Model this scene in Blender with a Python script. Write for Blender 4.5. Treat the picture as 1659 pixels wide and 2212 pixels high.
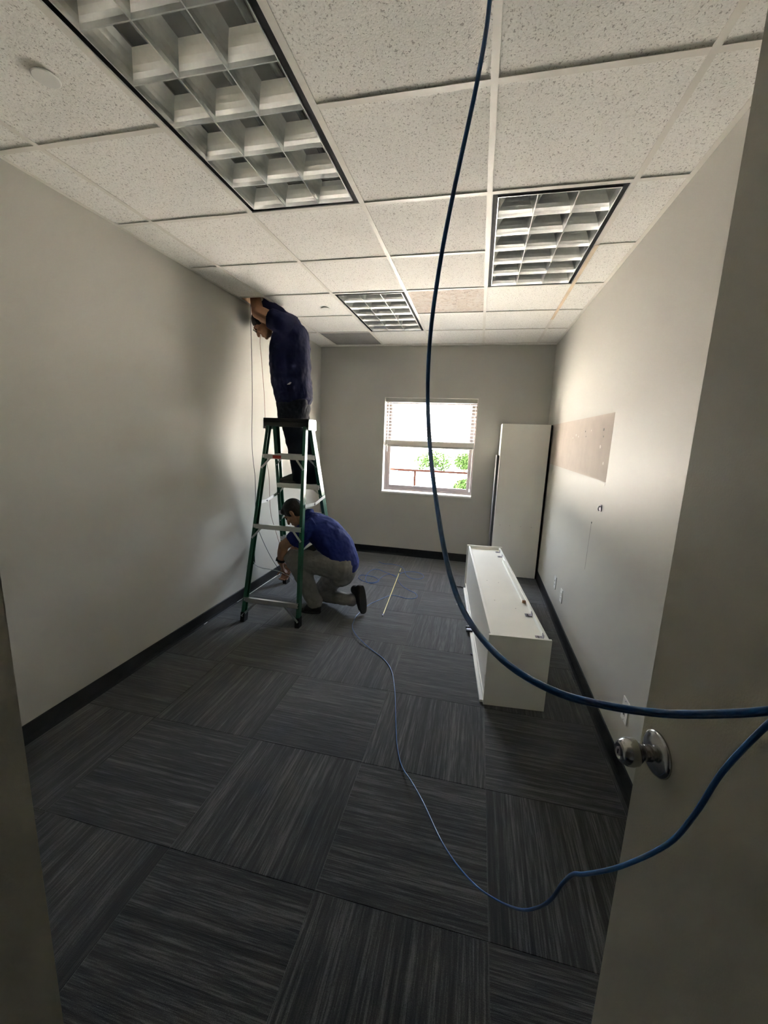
import bpy, bmesh, math, random
from mathutils import Vector, Matrix, Euler
random.seed(7)
for o in list(bpy.data.objects): bpy.data.objects.remove(o)
S = bpy.context.scene
C = S.collection
V = Vector
PI = math.pi

# ------------------------------------------------------------------ camera
F_PX, IMG_W, IMG_H = 879.32, 1659.0, 2212.0
CAM = V((0.0399, -2.1628, 1.5931))
PITCH, YAW, ROLL = -0.18365, 0.21942, -0.03846
CR = Matrix.Rotation(YAW, 3, 'Z') @ Matrix.Rotation(PITCH, 3, 'X') @ Matrix.Rotation(ROLL, 3, 'Y')
cam_d = bpy.data.cameras.new('camera')
cam = bpy.data.objects.new('camera', cam_d); C.objects.link(cam)
cam_d.sensor_fit = 'HORIZONTAL'; cam_d.sensor_width = 36.0
cam_d.lens = F_PX / IMG_W * 36.0
cam_d.clip_start = 0.01; cam_d.clip_end = 500
r_, f_, u_ = CR.col[0], CR.col[1], CR.col[2]
cam.matrix_world = Matrix(((r_.x, u_.x, -f_.x, CAM.x), (r_.y, u_.y, -f_.y, CAM.y), (r_.z, u_.z, -f_.z, CAM.z), (0, 0, 0, 1)))
S.camera = cam

def ray(px, py):
    return CR @ V(((px - IMG_W / 2) / F_PX, 1, (IMG_H / 2 - py) / F_PX))
def at(px, py, Y):                       # point of the room on the plane y = Y
    d = ray(px, py); return CAM + d * ((Y - CAM.y) / d.y)
def atx(px, py, X):
    d = ray(px, py); return CAM + d * ((X - CAM.x) / d.x)
def atz(px, py, Z):
    d = ray(px, py); return CAM + d * ((Z - CAM.z) / d.z)
def atd(px, py, depth):
    return CAM + ray(px, py) * depth

# ------------------------------------------------------------------ room constants (metres)
LW, RW, D, H = -2.072, 0.830, 3.142, 2.713
NY = -1.93                                # room face of the door wall
T = 0.6096                                # ceiling module
DECK = 3.12

# ------------------------------------------------------------------ world, sun, exposure
W = bpy.data.worlds.new('world'); S.world = W; W.use_nodes = True
nt = W.node_tree; nt.nodes.clear()
wo = nt.nodes.new('ShaderNodeOutputWorld'); wb = nt.nodes.new('ShaderNodeBackground')
sky = nt.nodes.new('ShaderNodeTexSky'); sky.sky_type = 'NISHITA'
sky.sun_disc = False; sky.sun_elevation = math.radians(52); sky.sun_rotation = math.radians(215)
sky.dust_density = 6.0; sky.air_density = 1.0; sky.ozone_density = 1.0
hs_ = nt.nodes.new('ShaderNodeHueSaturation'); hs_.inputs['Saturation'].default_value = 0.5
nt.links.new(sky.outputs[0], hs_.inputs['Color']); nt.links.new(hs_.outputs[0], wb.inputs[0]); nt.links.new(wb.outputs[0], wo.inputs[0])
wb.inputs[1].default_value = 3.3
sun_d = bpy.data.lights.new('sun', 'SUN'); sun_d.energy = 88; sun_d.angle = math.radians(0.6)
sun_d.color = (1.0, 0.945, 0.86)
sun = bpy.data.objects.new('sun', sun_d); C.objects.link(sun)
sun.rotation_euler = (math.radians(38), 0, math.radians(-35))
po_d = bpy.data.lights.new('window_portal', 'AREA'); po_d.shape = 'RECTANGLE'
po_d.size = 1.18; po_d.size_y = 1.22; po_d.cycles.is_portal = True
po = bpy.data.objects.new('window_portal', po_d); C.objects.link(po)
po.location = (-0.597, D + 0.36, 1.482); po.rotation_euler = (math.radians(-90), 0, 0)
S.view_settings.view_transform = 'Standard'; S.view_settings.look = 'None'
S.view_settings.gamma = 1.0; S.view_settings.use_curve_mapping = False
S.view_settings.exposure = 1.95
try:
    S.cycles.max_bounces = 14; S.cycles.diffuse_bounces = 10; S.cycles.glossy_bounces = 6
    S.cycles.transparent_max_bounces = 16; S.cycles.sample_clamp_indirect = 0
    S.cycles.caustics_reflective = True
except Exception: pass

# ------------------------------------------------------------------ materials
MATS = {}
def new_mat(name):
    m = bpy.data.materials.new(name); m.use_nodes = True
    m.node_tree.nodes.clear(); MATS[name] = m
    return m, m.node_tree.nodes, m.node_tree.links
def mat(name, col, rough=0.6, metal=0.0, nscale=40.0, namt=0.06, bump=0.0, bscale=None, spec=0.5, detail=4, stretch=(1, 1, 1), coat=0.0):
    """principled paint with a little procedural variation and relief"""
    m, N, L = new_mat(name)
    out = N.new('ShaderNodeOutputMaterial'); b = N.new('ShaderNodeBsdfPrincipled')
    L.new(b.outputs[0], out.inputs[0])
    tc = N.new('ShaderNodeTexCoord'); mp = N.new('ShaderNodeMapping'); mp.inputs['Scale'].default_value = stretch
    L.new(tc.outputs['Object'], mp.inputs[0])
    nz = N.new('ShaderNodeTexNoise'); nz.inputs['Scale'].default_value = nscale; nz.inputs['Detail'].default_value = detail
    L.new(mp.outputs[0], nz.inputs['Vector'])
    cr = N.new('ShaderNodeValToRGB')
    cr.color_ramp.elements[0].position = 0.3; cr.color_ramp.elements[1].position = 0.7
    lo = [max(0, c * (1 - namt)) for c in col]; hi = [min(1, c * (1 + namt)) for c in col]
    cr.color_ramp.elements[0].color = (*lo, 1); cr.color_ramp.elements[1].color = (*hi, 1)
    L.new(nz.outputs['Fac'], cr.inputs[0]); L.new(cr.outputs[0], b.inputs['Base Color'])
    b.inputs['Roughness'].default_value = rough; b.inputs['Metallic'].default_value = metal
    b.inputs['Specular IOR Level'].default_value = spec
    if coat: b.inputs['Coat Weight'].default_value = coat
    if bump:
        n2 = N.new('ShaderNodeTexNoise'); n2.inputs['Scale'].default_value = bscale or nscale * 4; n2.inputs['Detail'].default_value = 3
        L.new(mp.outputs[0], n2.inputs['Vector'])
        bp = N.new('ShaderNodeBump'); bp.inputs['Strength'].default_value = bump; bp.inputs['Distance'].default_value = 0.004
        L.new(n2.outputs['Fac'], bp.inputs['Height']); L.new(bp.outputs[0], b.inputs['Normal'])
    return m

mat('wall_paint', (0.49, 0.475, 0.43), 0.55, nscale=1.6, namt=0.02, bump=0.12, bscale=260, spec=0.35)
mat('far_paint', (0.48, 0.47, 0.435), 0.6, nscale=1.6, namt=0.02, bump=0.12, bscale=260, spec=0.3)
mat('bare_patch', (0.47, 0.40, 0.34), 0.8, nscale=9, namt=0.05, bump=0.2, bscale=60)
mat('putty', (0.75, 0.70, 0.64), 0.9, nscale=40, namt=0.1)
mat('scuff', (0.36, 0.34, 0.32), 0.9, nscale=60, namt=0.2)
mat('raw_board', (0.50, 0.33, 0.20), 0.9, nscale=30, namt=0.2)
mat('deck', (0.20, 0.18, 0.16), 0.9, nscale=5, namt=0.2)
mat('baseboard', (0.018, 0.018, 0.019), 0.6, nscale=30, namt=0.1, spec=0.25)
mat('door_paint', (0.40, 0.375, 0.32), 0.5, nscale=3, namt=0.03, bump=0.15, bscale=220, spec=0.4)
mat('hall_paint', (0.40, 0.38, 0.33), 0.7, nscale=2, namt=0.03)
mat('grid_tee', (0.79, 0.76, 0.70), 0.5, nscale=3, namt=0.05, spec=0.4)
mat('grid_tee_stained', (0.74, 0.60, 0.44), 0.6, nscale=5, namt=0.2)
mat('white_enamel', (0.80, 0.79, 0.76), 0.4, nscale=10, namt=0.02)
mat('satin_nickel', (0.46, 0.46, 0.475), 0.17, 1.0, nscale=400, namt=0.05)
mat('louver_metal', (0.88, 0.88, 0.87), 0.33, 1.0, nscale=60, namt=0.03)
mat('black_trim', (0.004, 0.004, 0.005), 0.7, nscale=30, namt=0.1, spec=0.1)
mat('tube_glass', (0.80, 0.82, 0.82), 0.25, nscale=10, namt=0.02)
mat('aluminium', (0.72, 0.72, 0.72), 0.38, 1.0, nscale=200, namt=0.06, stretch=(1, 8, 8))
mat('green_fibreglass', (0.010, 0.105, 0.055), 0.32, nscale=120, namt=0.15, bump=0.1, bscale=300, spec=0.6)
mat('black_plastic', (0.014, 0.015, 0.015), 0.5, nscale=60, namt=0.1)
mat('black_rubber', (0.012, 0.012, 0.012), 0.8, nscale=60, namt=0.1)
mat('red_label', (0.62, 0.06, 0.035), 0.5, nscale=40, namt=0.05)
mat('white_label', (0.75, 0.73, 0.70), 0.5, nscale=40, namt=0.05)
mat('melamine', (0.80, 0.79, 0.74), 0.42, nscale=6, namt=0.015, bump=0.03, bscale=300, spec=0.45)
mat('melamine_grey', (0.62, 0.61, 0.57), 0.45, nscale=6, namt=0.02, spec=0.4)
mat('board_grey', (0.16, 0.155, 0.15), 0.5, nscale=10, namt=0.05)
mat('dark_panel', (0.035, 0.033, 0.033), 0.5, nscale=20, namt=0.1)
mat('wood_cleat', (0.42, 0.23, 0.14), 0.75, nscale=30, namt=0.2, stretch=(6, 1, 6))
mat('steel_bracket', (0.26, 0.24, 0.28), 0.4, 0.7, nscale=80, namt=0.1)
mat('blue_cable', (0.012, 0.110, 0.38), 0.32, nscale=60, namt=0.08, spec=0.7, coat=0.35)
mat('dark_wire', (0.035, 0.025, 0.050), 0.5, nscale=60, namt=0.1)
mat('red_wire', (0.25, 0.13, 0.10), 0.5, nscale=60, namt=0.1)
mat('white_cable', (0.75, 0.75, 0.74), 0.45, nscale=60, namt=0.05)
mat('yellow_rod', (0.80, 0.72, 0.28), 0.35, nscale=60, namt=0.05)
mat('navy_cotton', (0.008, 0.010, 0.040), 0.85, nscale=9, namt=0.15, bump=0.5, bscale=22, spec=0.2)
mat('blue_cotton', (0.016, 0.026, 0.15), 0.85, nscale=9, namt=0.15, bump=0.5, bscale=22, spec=0.2)
mat('dark_denim', (0.010, 0.012, 0.020), 0.9, nscale=14, namt=0.2, bump=0.5, bscale=26, spec=0.2)
mat('grey_twill', (0.22, 0.212, 0.20), 0.9, nscale=12, namt=0.12, bump=0.6, bscale=26, spec=0.2)
mat('skin', (0.36, 0.19, 0.12), 0.55, nscale=30, namt=0.07, bump=0.1, bscale=120, spec=0.35)
mat('hair', (0.012, 0.010, 0.009), 0.6, nscale=120, namt=0.4, bump=0.6, bscale=200, stretch=(1, 1, 3))
mat('belt_leather', (0.015, 0.013, 0.012), 0.5, nscale=60, namt=0.1)
mat('glove_white', (0.66, 0.62, 0.55), 0.85, nscale=60, namt=0.08)
mat('eye_dark', (0.02, 0.015, 0.012), 0.2, nscale=60, namt=0.05)
mat('window_vinyl', (0.20, 0.165, 0.155), 0.5, nscale=20, namt=0.04)
mat('sill_white', (0.78, 0.76, 0.72), 0.45, nscale=10, namt=0.03)
mat('blind_rail', (0.42, 0.41, 0.37), 0.5, nscale=20, namt=0.03)
mat('rail_rust', (0.016, 0.006, 0.004), 0.9, nscale=20, namt=0.1, spec=0.02)
mat('asphalt', (0.46, 0.43, 0.39), 0.95, nscale=0.3, namt=0.08)
mat('leaf', (0.008, 0.016, 0.004), 0.9, nscale=2, namt=0.4, spec=0.02)
mat('bark', (0.03, 0.022, 0.016), 0.9, nscale=10, namt=0.2)
mat('car_silver', (0.55, 0.55, 0.56), 0.3, 0.4, nscale=5, namt=0.02, coat=0.5)
mat('car_dark', (0.06, 0.07, 0.10), 0.3, 0.3, nscale=5, namt=0.02, coat=0.5)
mat('car_glass', (0.006, 0.007, 0.009), 0.3, nscale=5, namt=0.02, spec=0.05)
mat('stucco', (0.62, 0.56, 0.47), 0.9, nscale=2, namt=0.05)

def make_blind_mat():
    m, N, L = new_mat('blind_slat')
    out = N.new('ShaderNodeOutputMaterial'); b = N.new('ShaderNodeBsdfPrincipled'); t = N.new('ShaderNodeBsdfTranslucent')
    mx = N.new('ShaderNodeMixShader'); mx.inputs[0].default_value = 0.35
    nz = N.new('ShaderNodeTexNoise'); nz.inputs['Scale'].default_value = 12
    cr = N.new('ShaderNodeValToRGB'); cr.color_ramp.elements[0].color = (0.80, 0.78, 0.74, 1); cr.color_ramp.elements[1].color = (0.86, 0.84, 0.80, 1)
    L.new(nz.outputs['Fac'], cr.inputs[0]); L.new(cr.outputs[0], b.inputs['Base Color']); L.new(cr.outputs[0], t.inputs['Color'])
    b.inputs['Roughness'].default_value = 0.45
    L.new(b.outputs[0], mx.inputs[1]); L.new(t.outputs[0], mx.inputs[2]); L.new(mx.outputs[0], out.inputs[0])
make_blind_mat()
def make_glass():
    m, N, L = new_mat('window_glass')
    out = N.new('ShaderNodeOutputMaterial'); t = N.new('ShaderNodeBsdfTransparent'); g = N.new('ShaderNodeBsdfGlossy')
    g.inputs['Roughness'].default_value = 0.02; t.inputs['Color'].default_value = (0.95, 0.96, 0.95, 1)
    mx = N.new('ShaderNodeMixShader'); mx.inputs[0].default_value = 0.05
    nz = N.new('ShaderNodeTexNoise'); nz.inputs['Scale'].default_value = 3
    mr = N.new('ShaderNodeMapRange'); mr.inputs[3].default_value = 0.03; mr.inputs[4].default_value = 0.07
    L.new(nz.outputs['Fac'], mr.inputs[0]); L.new(mr.outputs[0], mx.inputs[0])
    L.new(t.outputs[0], mx.inputs[1]); L.new(g.outputs[0], mx.inputs[2]); L.new(mx.outputs[0], out.inputs[0])
make_glass()

def make_carpet():
    m, N, L = new_mat('carpet')
    out = N.new('ShaderNodeOutputMaterial'); b = N.new('ShaderNodeBsdfPrincipled'); L.new(b.outputs[0], out.inputs[0])
    tc = N.new('ShaderNodeTexCoord'); oi = N.new('ShaderNodeObjectInfo')
    mul = N.new('ShaderNodeMath'); mul.operation = 'MULTIPLY'; mul.inputs[1].default_value = 91.7
    L.new(oi.outputs['Random'], mul.inputs[0])
    add = N.new('ShaderNodeVectorMath'); add.operation = 'ADD'
    L.new(tc.outputs['Object'], add.inputs[0]); L.new(mul.outputs[0], add.inputs[1])
    def nz(sx, sy, detail, rough=0.6):
        mp = N.new('ShaderNodeMapping'); mp.inputs['Scale'].default_value = (sx, sy, 1)
        L.new(add.outputs[0], mp.inputs[0])
        n = N.new('ShaderNodeTexNoise'); n.inputs['Scale'].default_value = 1; n.inputs['Detail'].default_value = detail; n.inputs['Roughness'].default_value = rough
        L.new(mp.outputs[0], n.inputs['Vector']); return n.outputs['Fac']
    def mth(op, a, bb):
        n = N.new('ShaderNodeMath'); n.operation = op
        for i, v in enumerate((a, bb)):
            if isinstance(v, (int, float)): n.inputs[i].default_value = v
            else: L.new(v, n.inputs[i])
        return n.outputs[0]
    fine = nz(190, 8, 2); mid = nz(75, 2.2, 3); broad = nz(22, 0.5, 2); grain = nz(600, 480, 1)
    line = nz(34, 0.05, 0)                               # a few continuous dark lines
    s = mth('ADD', mth('MULTIPLY', fine, 0.5), mth('MULTIPLY', mid, 0.42))
    s = mth('ADD', s, mth('MULTIPLY', broad, 0.35)); s = mth('ADD', s, mth('MULTIPLY', grain, 0.28))
    cr = N.new('ShaderNodeValToRGB'); e = cr.color_ramp.elements
    e[0].position = 0.66; e[0].color = (0.008, 0.008, 0.0085, 1); e[1].position = 0.95; e[1].color = (0.110, 0.108, 0.105, 1)
    k = e.new(0.78); k.color = (0.025, 0.025, 0.025, 1)
    L.new(s, cr.inputs[0])
    lr = N.new('ShaderNodeMapRange'); lr.inputs[1].default_value = 0.30; lr.inputs[2].default_value = 0.36; lr.inputs[3].default_value = 0.35; lr.inputs[4].default_value = 1.0
    L.new(line, lr.inputs[0])
    mx = N.new('ShaderNodeVectorMath'); mx.operation = 'SCALE'
    L.new(cr.outputs[0], mx.inputs[0]); L.new(lr.outputs[0], mx.inputs['Scale'])
    L.new(mx.outputs[0], b.inputs['Base Color'])
    b.inputs['Roughness'].default_value = 0.9; b.inputs['Specular IOR Level'].default_value = 0.25
    b.inputs['Sheen Weight'].default_value = 0.45; b.inputs['Sheen Roughness'].default_value = 0.5
    bp = N.new('ShaderNodeBump'); bp.inputs['Strength'].default_value = 0.8; bp.inputs['Distance'].default_value = 0.003
    L.new(s, bp.inputs['Height']); L.new(bp.outputs[0], b.inputs['Normal'])
make_carpet()

def make_tile(name, c0, c1, pore, pore_scale=95, mott=0.0, mcol=None):
    m, N, L = new_mat(name)
    out = N.new('ShaderNodeOutputMaterial'); b = N.new('ShaderNodeBsdfPrincipled'); L.new(b.outputs[0], out.inputs[0])
    tc = N.new('ShaderNodeTexCoord'); oi = N.new('ShaderNodeObjectInfo')
    mul = N.new('ShaderNodeMath'); mul.operation = 'MULTIPLY'; mul.inputs[1].default_value = 57.3; L.new(oi.outputs['Random'], mul.inputs[0])
    add = N.new('ShaderNodeVectorMath'); add.operation = 'ADD'; L.new(tc.outputs['Object'], add.inputs[0]); L.new(mul.outputs[0], add.inputs[1])
    n1 = N.new('ShaderNodeTexNoise'); n1.inputs['Scale'].default_value = 160; n1.inputs['Detail'].default_value = 3; L.new(add.outputs[0], n1.inputs['Vector'])
    cr = N.new('ShaderNodeValToRGB'); cr.color_ramp.elements[0].position = 0.35; cr.color_ramp.elements[1].position = 0.6
    cr.color_ramp.elements[0].color = (*c0, 1); cr.color_ramp.elements[1].color = (*c1, 1); L.new(n1.outputs['Fac'], cr.inputs[0])
    n2 = N.new('ShaderNodeTexNoise'); n2.inputs['Scale'].default_value = pore_scale; n2.inputs['Detail'].default_value = 2; n2.inputs['Distortion'].default_value = 0.8
    mp2 = N.new('ShaderNodeMapping'); mp2.inputs['Scale'].default_value = (1.0, 0.8, 1); L.new(add.outputs[0], mp2.inputs[0]); L.new(mp2.outputs[0], n2.inputs['Vector'])
    pr = N.new('ShaderNodeMapRange'); pr.inputs[1].default_value = 0.33; pr.inputs[2].default_value = 0.41; L.new(n2.outputs['Fac'], pr.inputs[0])
    mx = N.new('ShaderNodeMix'); mx.data_type = 'RGBA'; mx.inputs[6].default_value = (*pore, 1)
    L.new(pr.outputs[0], mx.inputs[0]); L.new(cr.outputs[0], mx.inputs[7])
    last = mx.outputs[2]
    if mott:
        n3 = N.new('ShaderNodeTexNoise'); n3.inputs['Scale'].default_value = 14; n3.inputs['Detail'].default_value = 5; n3.inputs['Distortion'].default_value = 2; L.new(add.outputs[0], n3.inputs['Vector'])
        r3 = N.new('ShaderNodeMapRange'); r3.inputs[1].default_value = 0.45; r3.inputs[2].default_value = 0.6; r3.inputs[4].default_value = mott; L.new(n3.outputs['Fac'], r3.inputs[0])
        m3 = N.new('ShaderNodeMix'); m3.data_type = 'RGBA'; m3.inputs[7].default_value = (*mcol, 1); L.new(r3.outputs[0], m3.inputs[0]); L.new(last, m3.inputs[6]); last = m3.outputs[2]
    L.new(last, b.inputs['Base Color']); b.inputs['Roughness'].default_value = 0.95; b.inputs['Specular IOR Level'].default_value = 0.1
    bp = N.new('ShaderNodeBump'); bp.inputs['Strength'].default_value = 0.5; bp.inputs['Distance'].default_value = 0.002
    ad = N.new('ShaderNodeMath'); ad.operation = 'ADD'; L.new(pr.outputs[0], ad.inputs[0]); L.new(n1.outputs['Fac'], ad.inputs[1])
    L.new(ad.outputs[0], bp.inputs['Height']); L.new(bp.outputs[0], b.inputs['Normal'])
make_tile('ceiling_tile', (0.85, 0.83, 0.79), (0.94, 0.92, 0.88), (0.52, 0.49, 0.46), 150)
make_tile('ceiling_tile_grey', (0.26, 0.25, 0.24), (0.32, 0.31, 0.30), (0.2, 0.2, 0.2))
make_tile('ceiling_tile_mottled', (0.58, 0.50, 0.44), (0.68, 0.60, 0.54), (0.34, 0.28, 0.25), 70, 0.6, (0.74, 0.70, 0.66))

# ------------------------------------------------------------------ mesh helpers
ORG = {}
def origin_of(o):
    return ORG.get(o.name, V((0, 0, 0))) if o else V((0, 0, 0))
def thing(name, label, cat, loc=(0, 0, 0), rz=0.0, group=None):
    o = bpy.data.objects.new(name, None); C.objects.link(o); o.empty_display_size = 0.1
    o.location = loc; o.rotation_euler = (0, 0, rz); o['label'] = label; o['category'] = cat
    if group: o['group'] = group
    ORG[o.name] = V(loc)
    return o
def tag(o, label, cat, group=None):
    o['label'] = label; o['category'] = cat
    if group: o['group'] = group
    return o
def link_mesh(name, me, m, parent=None, local=False, loc=None, smooth=False):
    """vertices are in room coordinates unless local; the object's origin goes to loc or to its base"""
    if m and not me.materials: me.materials.append(MATS[m])
    o = bpy.data.objects.new(name, me); C.objects.link(o)
    if smooth:
        for p in me.polygons: p.use_smooth = True
    if parent: o.parent = parent
    if not local:
        if loc is None:
            xs = [v.co for v in me.vertices]
            loc = V(((min(c.x for c in xs) + max(c.x for c in xs)) / 2, (min(c.y for c in xs) + max(c.y for c in xs)) / 2, min(c.z for c in xs)))
        loc = V(loc)
        me.transform(Matrix.Translation(-loc))
        o.location = loc - origin_of(parent); ORG[o.name] = loc
    else:
        ORG[o.name] = origin_of(parent)
        if loc is not None: o.location = loc
    return o

class MB:
    def __init__(s): s.v = []; s.f = []
    def add(s, vs, fs):
        n = len(s.v); s.v += [tuple(v) for v in vs]; s.f += [tuple(i + n for i in f) for f in fs]; return s
    def box(s, x0, x1, y0, y1, z0, z1):
        return s.add([(x0, y0, z0), (x1, y0, z0), (x1, y1, z0), (x0, y1, z0), (x0, y0, z1), (x1, y0, z1), (x1, y1, z1), (x0, y1, z1)],
                     [(0, 3, 2, 1), (4, 5, 6, 7), (0, 1, 5, 4), (1, 2, 6, 5), (2, 3, 7, 6), (3, 0, 4, 7)])
    def bar(s, p0, p1, w, h, up=(0, 0, 1)):
        """rectangular bar, w along the side axis, h along the up axis"""
        p0, p1 = V(p0), V(p1); t = (p1 - p0).normalized(); a = t.cross(V(up))
        if a.length < 1e-4: a = t.cross(V((1, 0, 0)))
        a.normalize(); b = a.cross(t).normalized()
        vs = [p + a * (sx * w / 2) + b * (sz * h / 2) for p in (p0, p1) for sx, sz in ((-1, -1), (1, -1), (1, 1), (-1, 1))]
        return s.add(vs, [(0, 1, 2, 3), (7, 6, 5, 4), (0, 4, 5, 1), (1, 5, 6, 2), (2, 6, 7, 3), (3, 7, 4, 0)])
    def sweep(s, poly, p0, p1, ax, ay):
        """closed 2d polygon swept from p0 to p1; ax, ay are the section axes"""
        n = len(poly); p0, p1, ax, ay = V(p0), V(p1), V(ax), V(ay)
        vs = [p + ax * a + ay * b for p in (p0, p1) for a, b in poly]
        return s.add(vs, [(i, (i + 1) % n, n + (i + 1) % n, n + i) for i in range(n)] + [tuple(range(n))[::-1], tuple(range(n, 2 * n))])
    def cyl(s, p0, p1, r, n=12, r1=None):
        p0, p1 = V(p0), V(p1); t = (p1 - p0).normalized(); a = t.orthogonal().normalized(); b = t.cross(a)
        r1 = r if r1 is None else r1
        vs = [p + (a * math.cos(2 * PI * i / n) + b * math.sin(2 * PI * i / n)) * q for p, q in ((p0, r), (p1, r1)) for i in range(n)]
        return s.add(vs, [(i, (i + 1) % n, n + (i + 1) % n, n + i) for i in range(n)] + [tuple(range(n))[::-1], tuple(range(n, 2 * n))])
    def lathe(s, prof, p0, axis, n=32):
        """prof = [(distance along axis, radius)]"""
        p0, t = V(p0), V(axis).normalized(); a = t.orthogonal().normalized(); b = t.cross(a)
        vs = []; fs = []
        for d, r in prof:
            for i in range(n): vs.append(p0 + t * d + (a * math.cos(2 * PI * i / n) + b * math.sin(2 * PI * i / n)) * max(r, 1e-5))
        for k in range(len(prof) - 1):
            for i in range(n): fs.append((k * n + i, k * n + (i + 1) % n, (k + 1) * n + (i + 1) % n, (k + 1) * n + i))
        fs.append(tuple(range(n))[::-1]); fs.append(tuple(range((len(prof) - 1) * n, len(prof) * n)))
        return s.add(vs, fs)
    def tube(s, pts, r, n=8, sub=6):
        pts = spline(pts, sub) if sub > 1 else [V(p) for p in pts]
        t0 = (pts[1] - pts[0]).normalized(); a = t0.orthogonal().normalized(); vs = []; fs = []
        for i, p in enumerate(pts):
            t = (pts[min(i + 1, len(pts) - 1)] - pts[max(i - 1, 0)]).normalized()
            a = (a - t * a.dot(t)).normalized(); b = t.cross(a)
            for k in range(n): vs.append(p + (a * math.cos(2 * PI * k / n) + b * math.sin(2 * PI * k / n)) * r)
        for i in range(len(pts) - 1):
            for k in range(n): fs.append((i * n + k, i * n + (k + 1) % n, (i + 1) * n + (k + 1) % n, (i + 1) * n + k))
        fs.append(tuple(range(n))[::-1]); m = (len(pts) - 1) * n; fs.append(tuple(range(m, m + n)))
        return s.add(vs, fs)
    def loft(s, secs, side, n=20, sub=4, cap=True):
        """secs = [(point, half-width along side, half-depth)], rounded ends"""
        P = spline([q[0] for q in secs], sub); m = len(secs) - 1
        R = []
        for i in range(len(P)):
            t = i / (len(P) - 1) * m; k = min(int(t), m - 1); u = t - k; u = u * u * (3 - 2 * u)
            R.append((secs[k][1] * (1 - u) + secs[k + 1][1] * u, secs[k][2] * (1 - u) + secs[k + 1][2] * u))
        side = V(side); vs = []; fs = []
        rings = []
        for i, p in enumerate(P):
            t = (P[min(i + 1, len(P) - 1)] - P[max(i - 1, 0)]).normalized()
            a = (side - t * side.dot(t)).normalized(); b = t.cross(a); rings.append((p, a, b, t, *R[i]))
        if cap:
            pre = []; post = []
            for q in (0.35, 0.7, 0.92):
                p, a, b, t, ru, rv = rings[0]; k = math.sqrt(1 - q * q); pre.insert(0, (p - t * min(ru, rv) * q, a, b, t, ru * k, rv * k))
                p, a, b, t, ru, rv = rings[-1]; post.append((p + t * min(ru, rv) * q, a, b, t, ru * k, rv * k))
            rings = pre + rings + post
        for p, a, b, t, ru, rv in rings:
            for k in range(n): vs.append(p + a * (math.cos(2 * PI * k / n) * ru) + b * (math.sin(2 * PI * k / n) * rv))
        for i in range(len(rings) - 1):
            for k in range(n): fs.append((i * n + k, i * n + (k + 1) % n, (i + 1) * n + (k + 1) % n, (i + 1) * n + k))
        fs.append(tuple(range(n))[::-1]); m = (len(rings) - 1) * n; fs.append(tuple(range(m, m + n)))
        return s.add(vs, fs)
    def ell(s, c, r, M=None, nu=20, nv=12):
        c = V(c); vs = []; fs = []
        for j in range(nv + 1):
            th = PI * j / nv
            for i in range(nu):
                q = V((r[0] * math.sin(th) * math.cos(2 * PI * i / nu), r[1] * math.sin(th) * math.sin(2 * PI * i / nu), r[2] * math.cos(th)))
                if th in (0, PI): q.x += 1e-5 * math.cos(2 * PI * i / nu); q.y += 1e-5 * math.sin(2 * PI * i / nu)
                vs.append(c + (M @ q if M else q))
        for j in range(nv):
            for i in range(nu): fs.append((j * nu + i, (j + 1) * nu + i, (j + 1) * nu + (i + 1) % nu, j * nu + (i + 1) % nu))
        fs.append(tuple(range(nu))); fs.append(tuple(range(nv * nu, nv * nu + nu))[::-1])
        return s.add(vs, fs)
    def mesh(s, name, bevel=0.0, seg=1):
        me = bpy.data.meshes.new(name); me.from_pydata(s.v, [], s.f); me.update()
        bm = bmesh.new(); bm.from_mesh(me)
        if bevel: bmesh.ops.bevel(bm, geom=[e for e in bm.edges if e.calc_face_angle(0) > 0.5], offset=bevel, segments=seg, affect='EDGES', profile=0.7)
        bmesh.ops.recalc_face_normals(bm, faces=bm.faces)
        bm.to_mesh(me); bm.free(); return me
    def build(s, name, m, parent=None, local=False, loc=None, smooth=False, bevel=0.0, seg=1):
        return link_mesh(name, s.mesh(name, bevel, seg), m, parent, local, loc, smooth)
    def remesh(s, name, m, parent, voxel=0.007, smooth_it=6, loc=None, folds=0.0, fscale=0.10):
        """one continuous skin over all the overlapping volumes"""
        me = bpy.data.meshes.new(name); me.from_pydata(s.v, [], s.f); me.update()
        bm = bmesh.new(); bm.from_mesh(me); bmesh.ops.recalc_face_normals(bm, faces=bm.faces); bm.to_mesh(me); bm.free()
        o = bpy.data.objects.new('tmp', me); C.objects.link(o)
        r = o.modifiers.new('r', 'REMESH'); r.mode = 'VOXEL'; r.voxel_size = voxel
        if smooth_it:
            k = o.modifiers.new('s', 'SMOOTH'); k.iterations = smooth_it; k.factor = 0.5
        if folds:
            tx = bpy.data.textures.new('folds', 'CLOUDS'); tx.noise_scale = fscale; tx.noise_depth = 2
            dm = o.modifiers.new('d', 'DISPLACE'); dm.texture = tx; dm.strength = folds; dm.mid_level = 0.5; dm.texture_coords = 'LOCAL'
        dg = bpy.context.evaluated_depsgraph_get()
        out = bpy.data.meshes.new_from_object(o.evaluated_get(dg)); out.name = name; out.materials.clear()
        bpy.data.objects.remove(o)
        return link_mesh(name, out, m, parent, False, loc, True)
def spline(pts, sub=6):
    P = [V(p) for p in pts]
    if len(P) < 3 or sub < 2: return P if len(P) > 2 or sub < 2 else [P[0].lerp(P[1], i / sub) for i in range(sub + 1)]
    out = []
    for i in range(len(P) - 1):
        a, b, c, d = P[max(i - 1, 0)], P[i], P[i + 1], P[min(i + 2, len(P) - 1)]
        for k in range(sub):
            t = k / sub
            out.append(0.5 * ((2 * b) + (c - a) * t + (2 * a - 5 * b + 4 * c - d) * t * t + (3 * b - a - 3 * c + d) * t ** 3))
    out.append(P[-1]); return out
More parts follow.
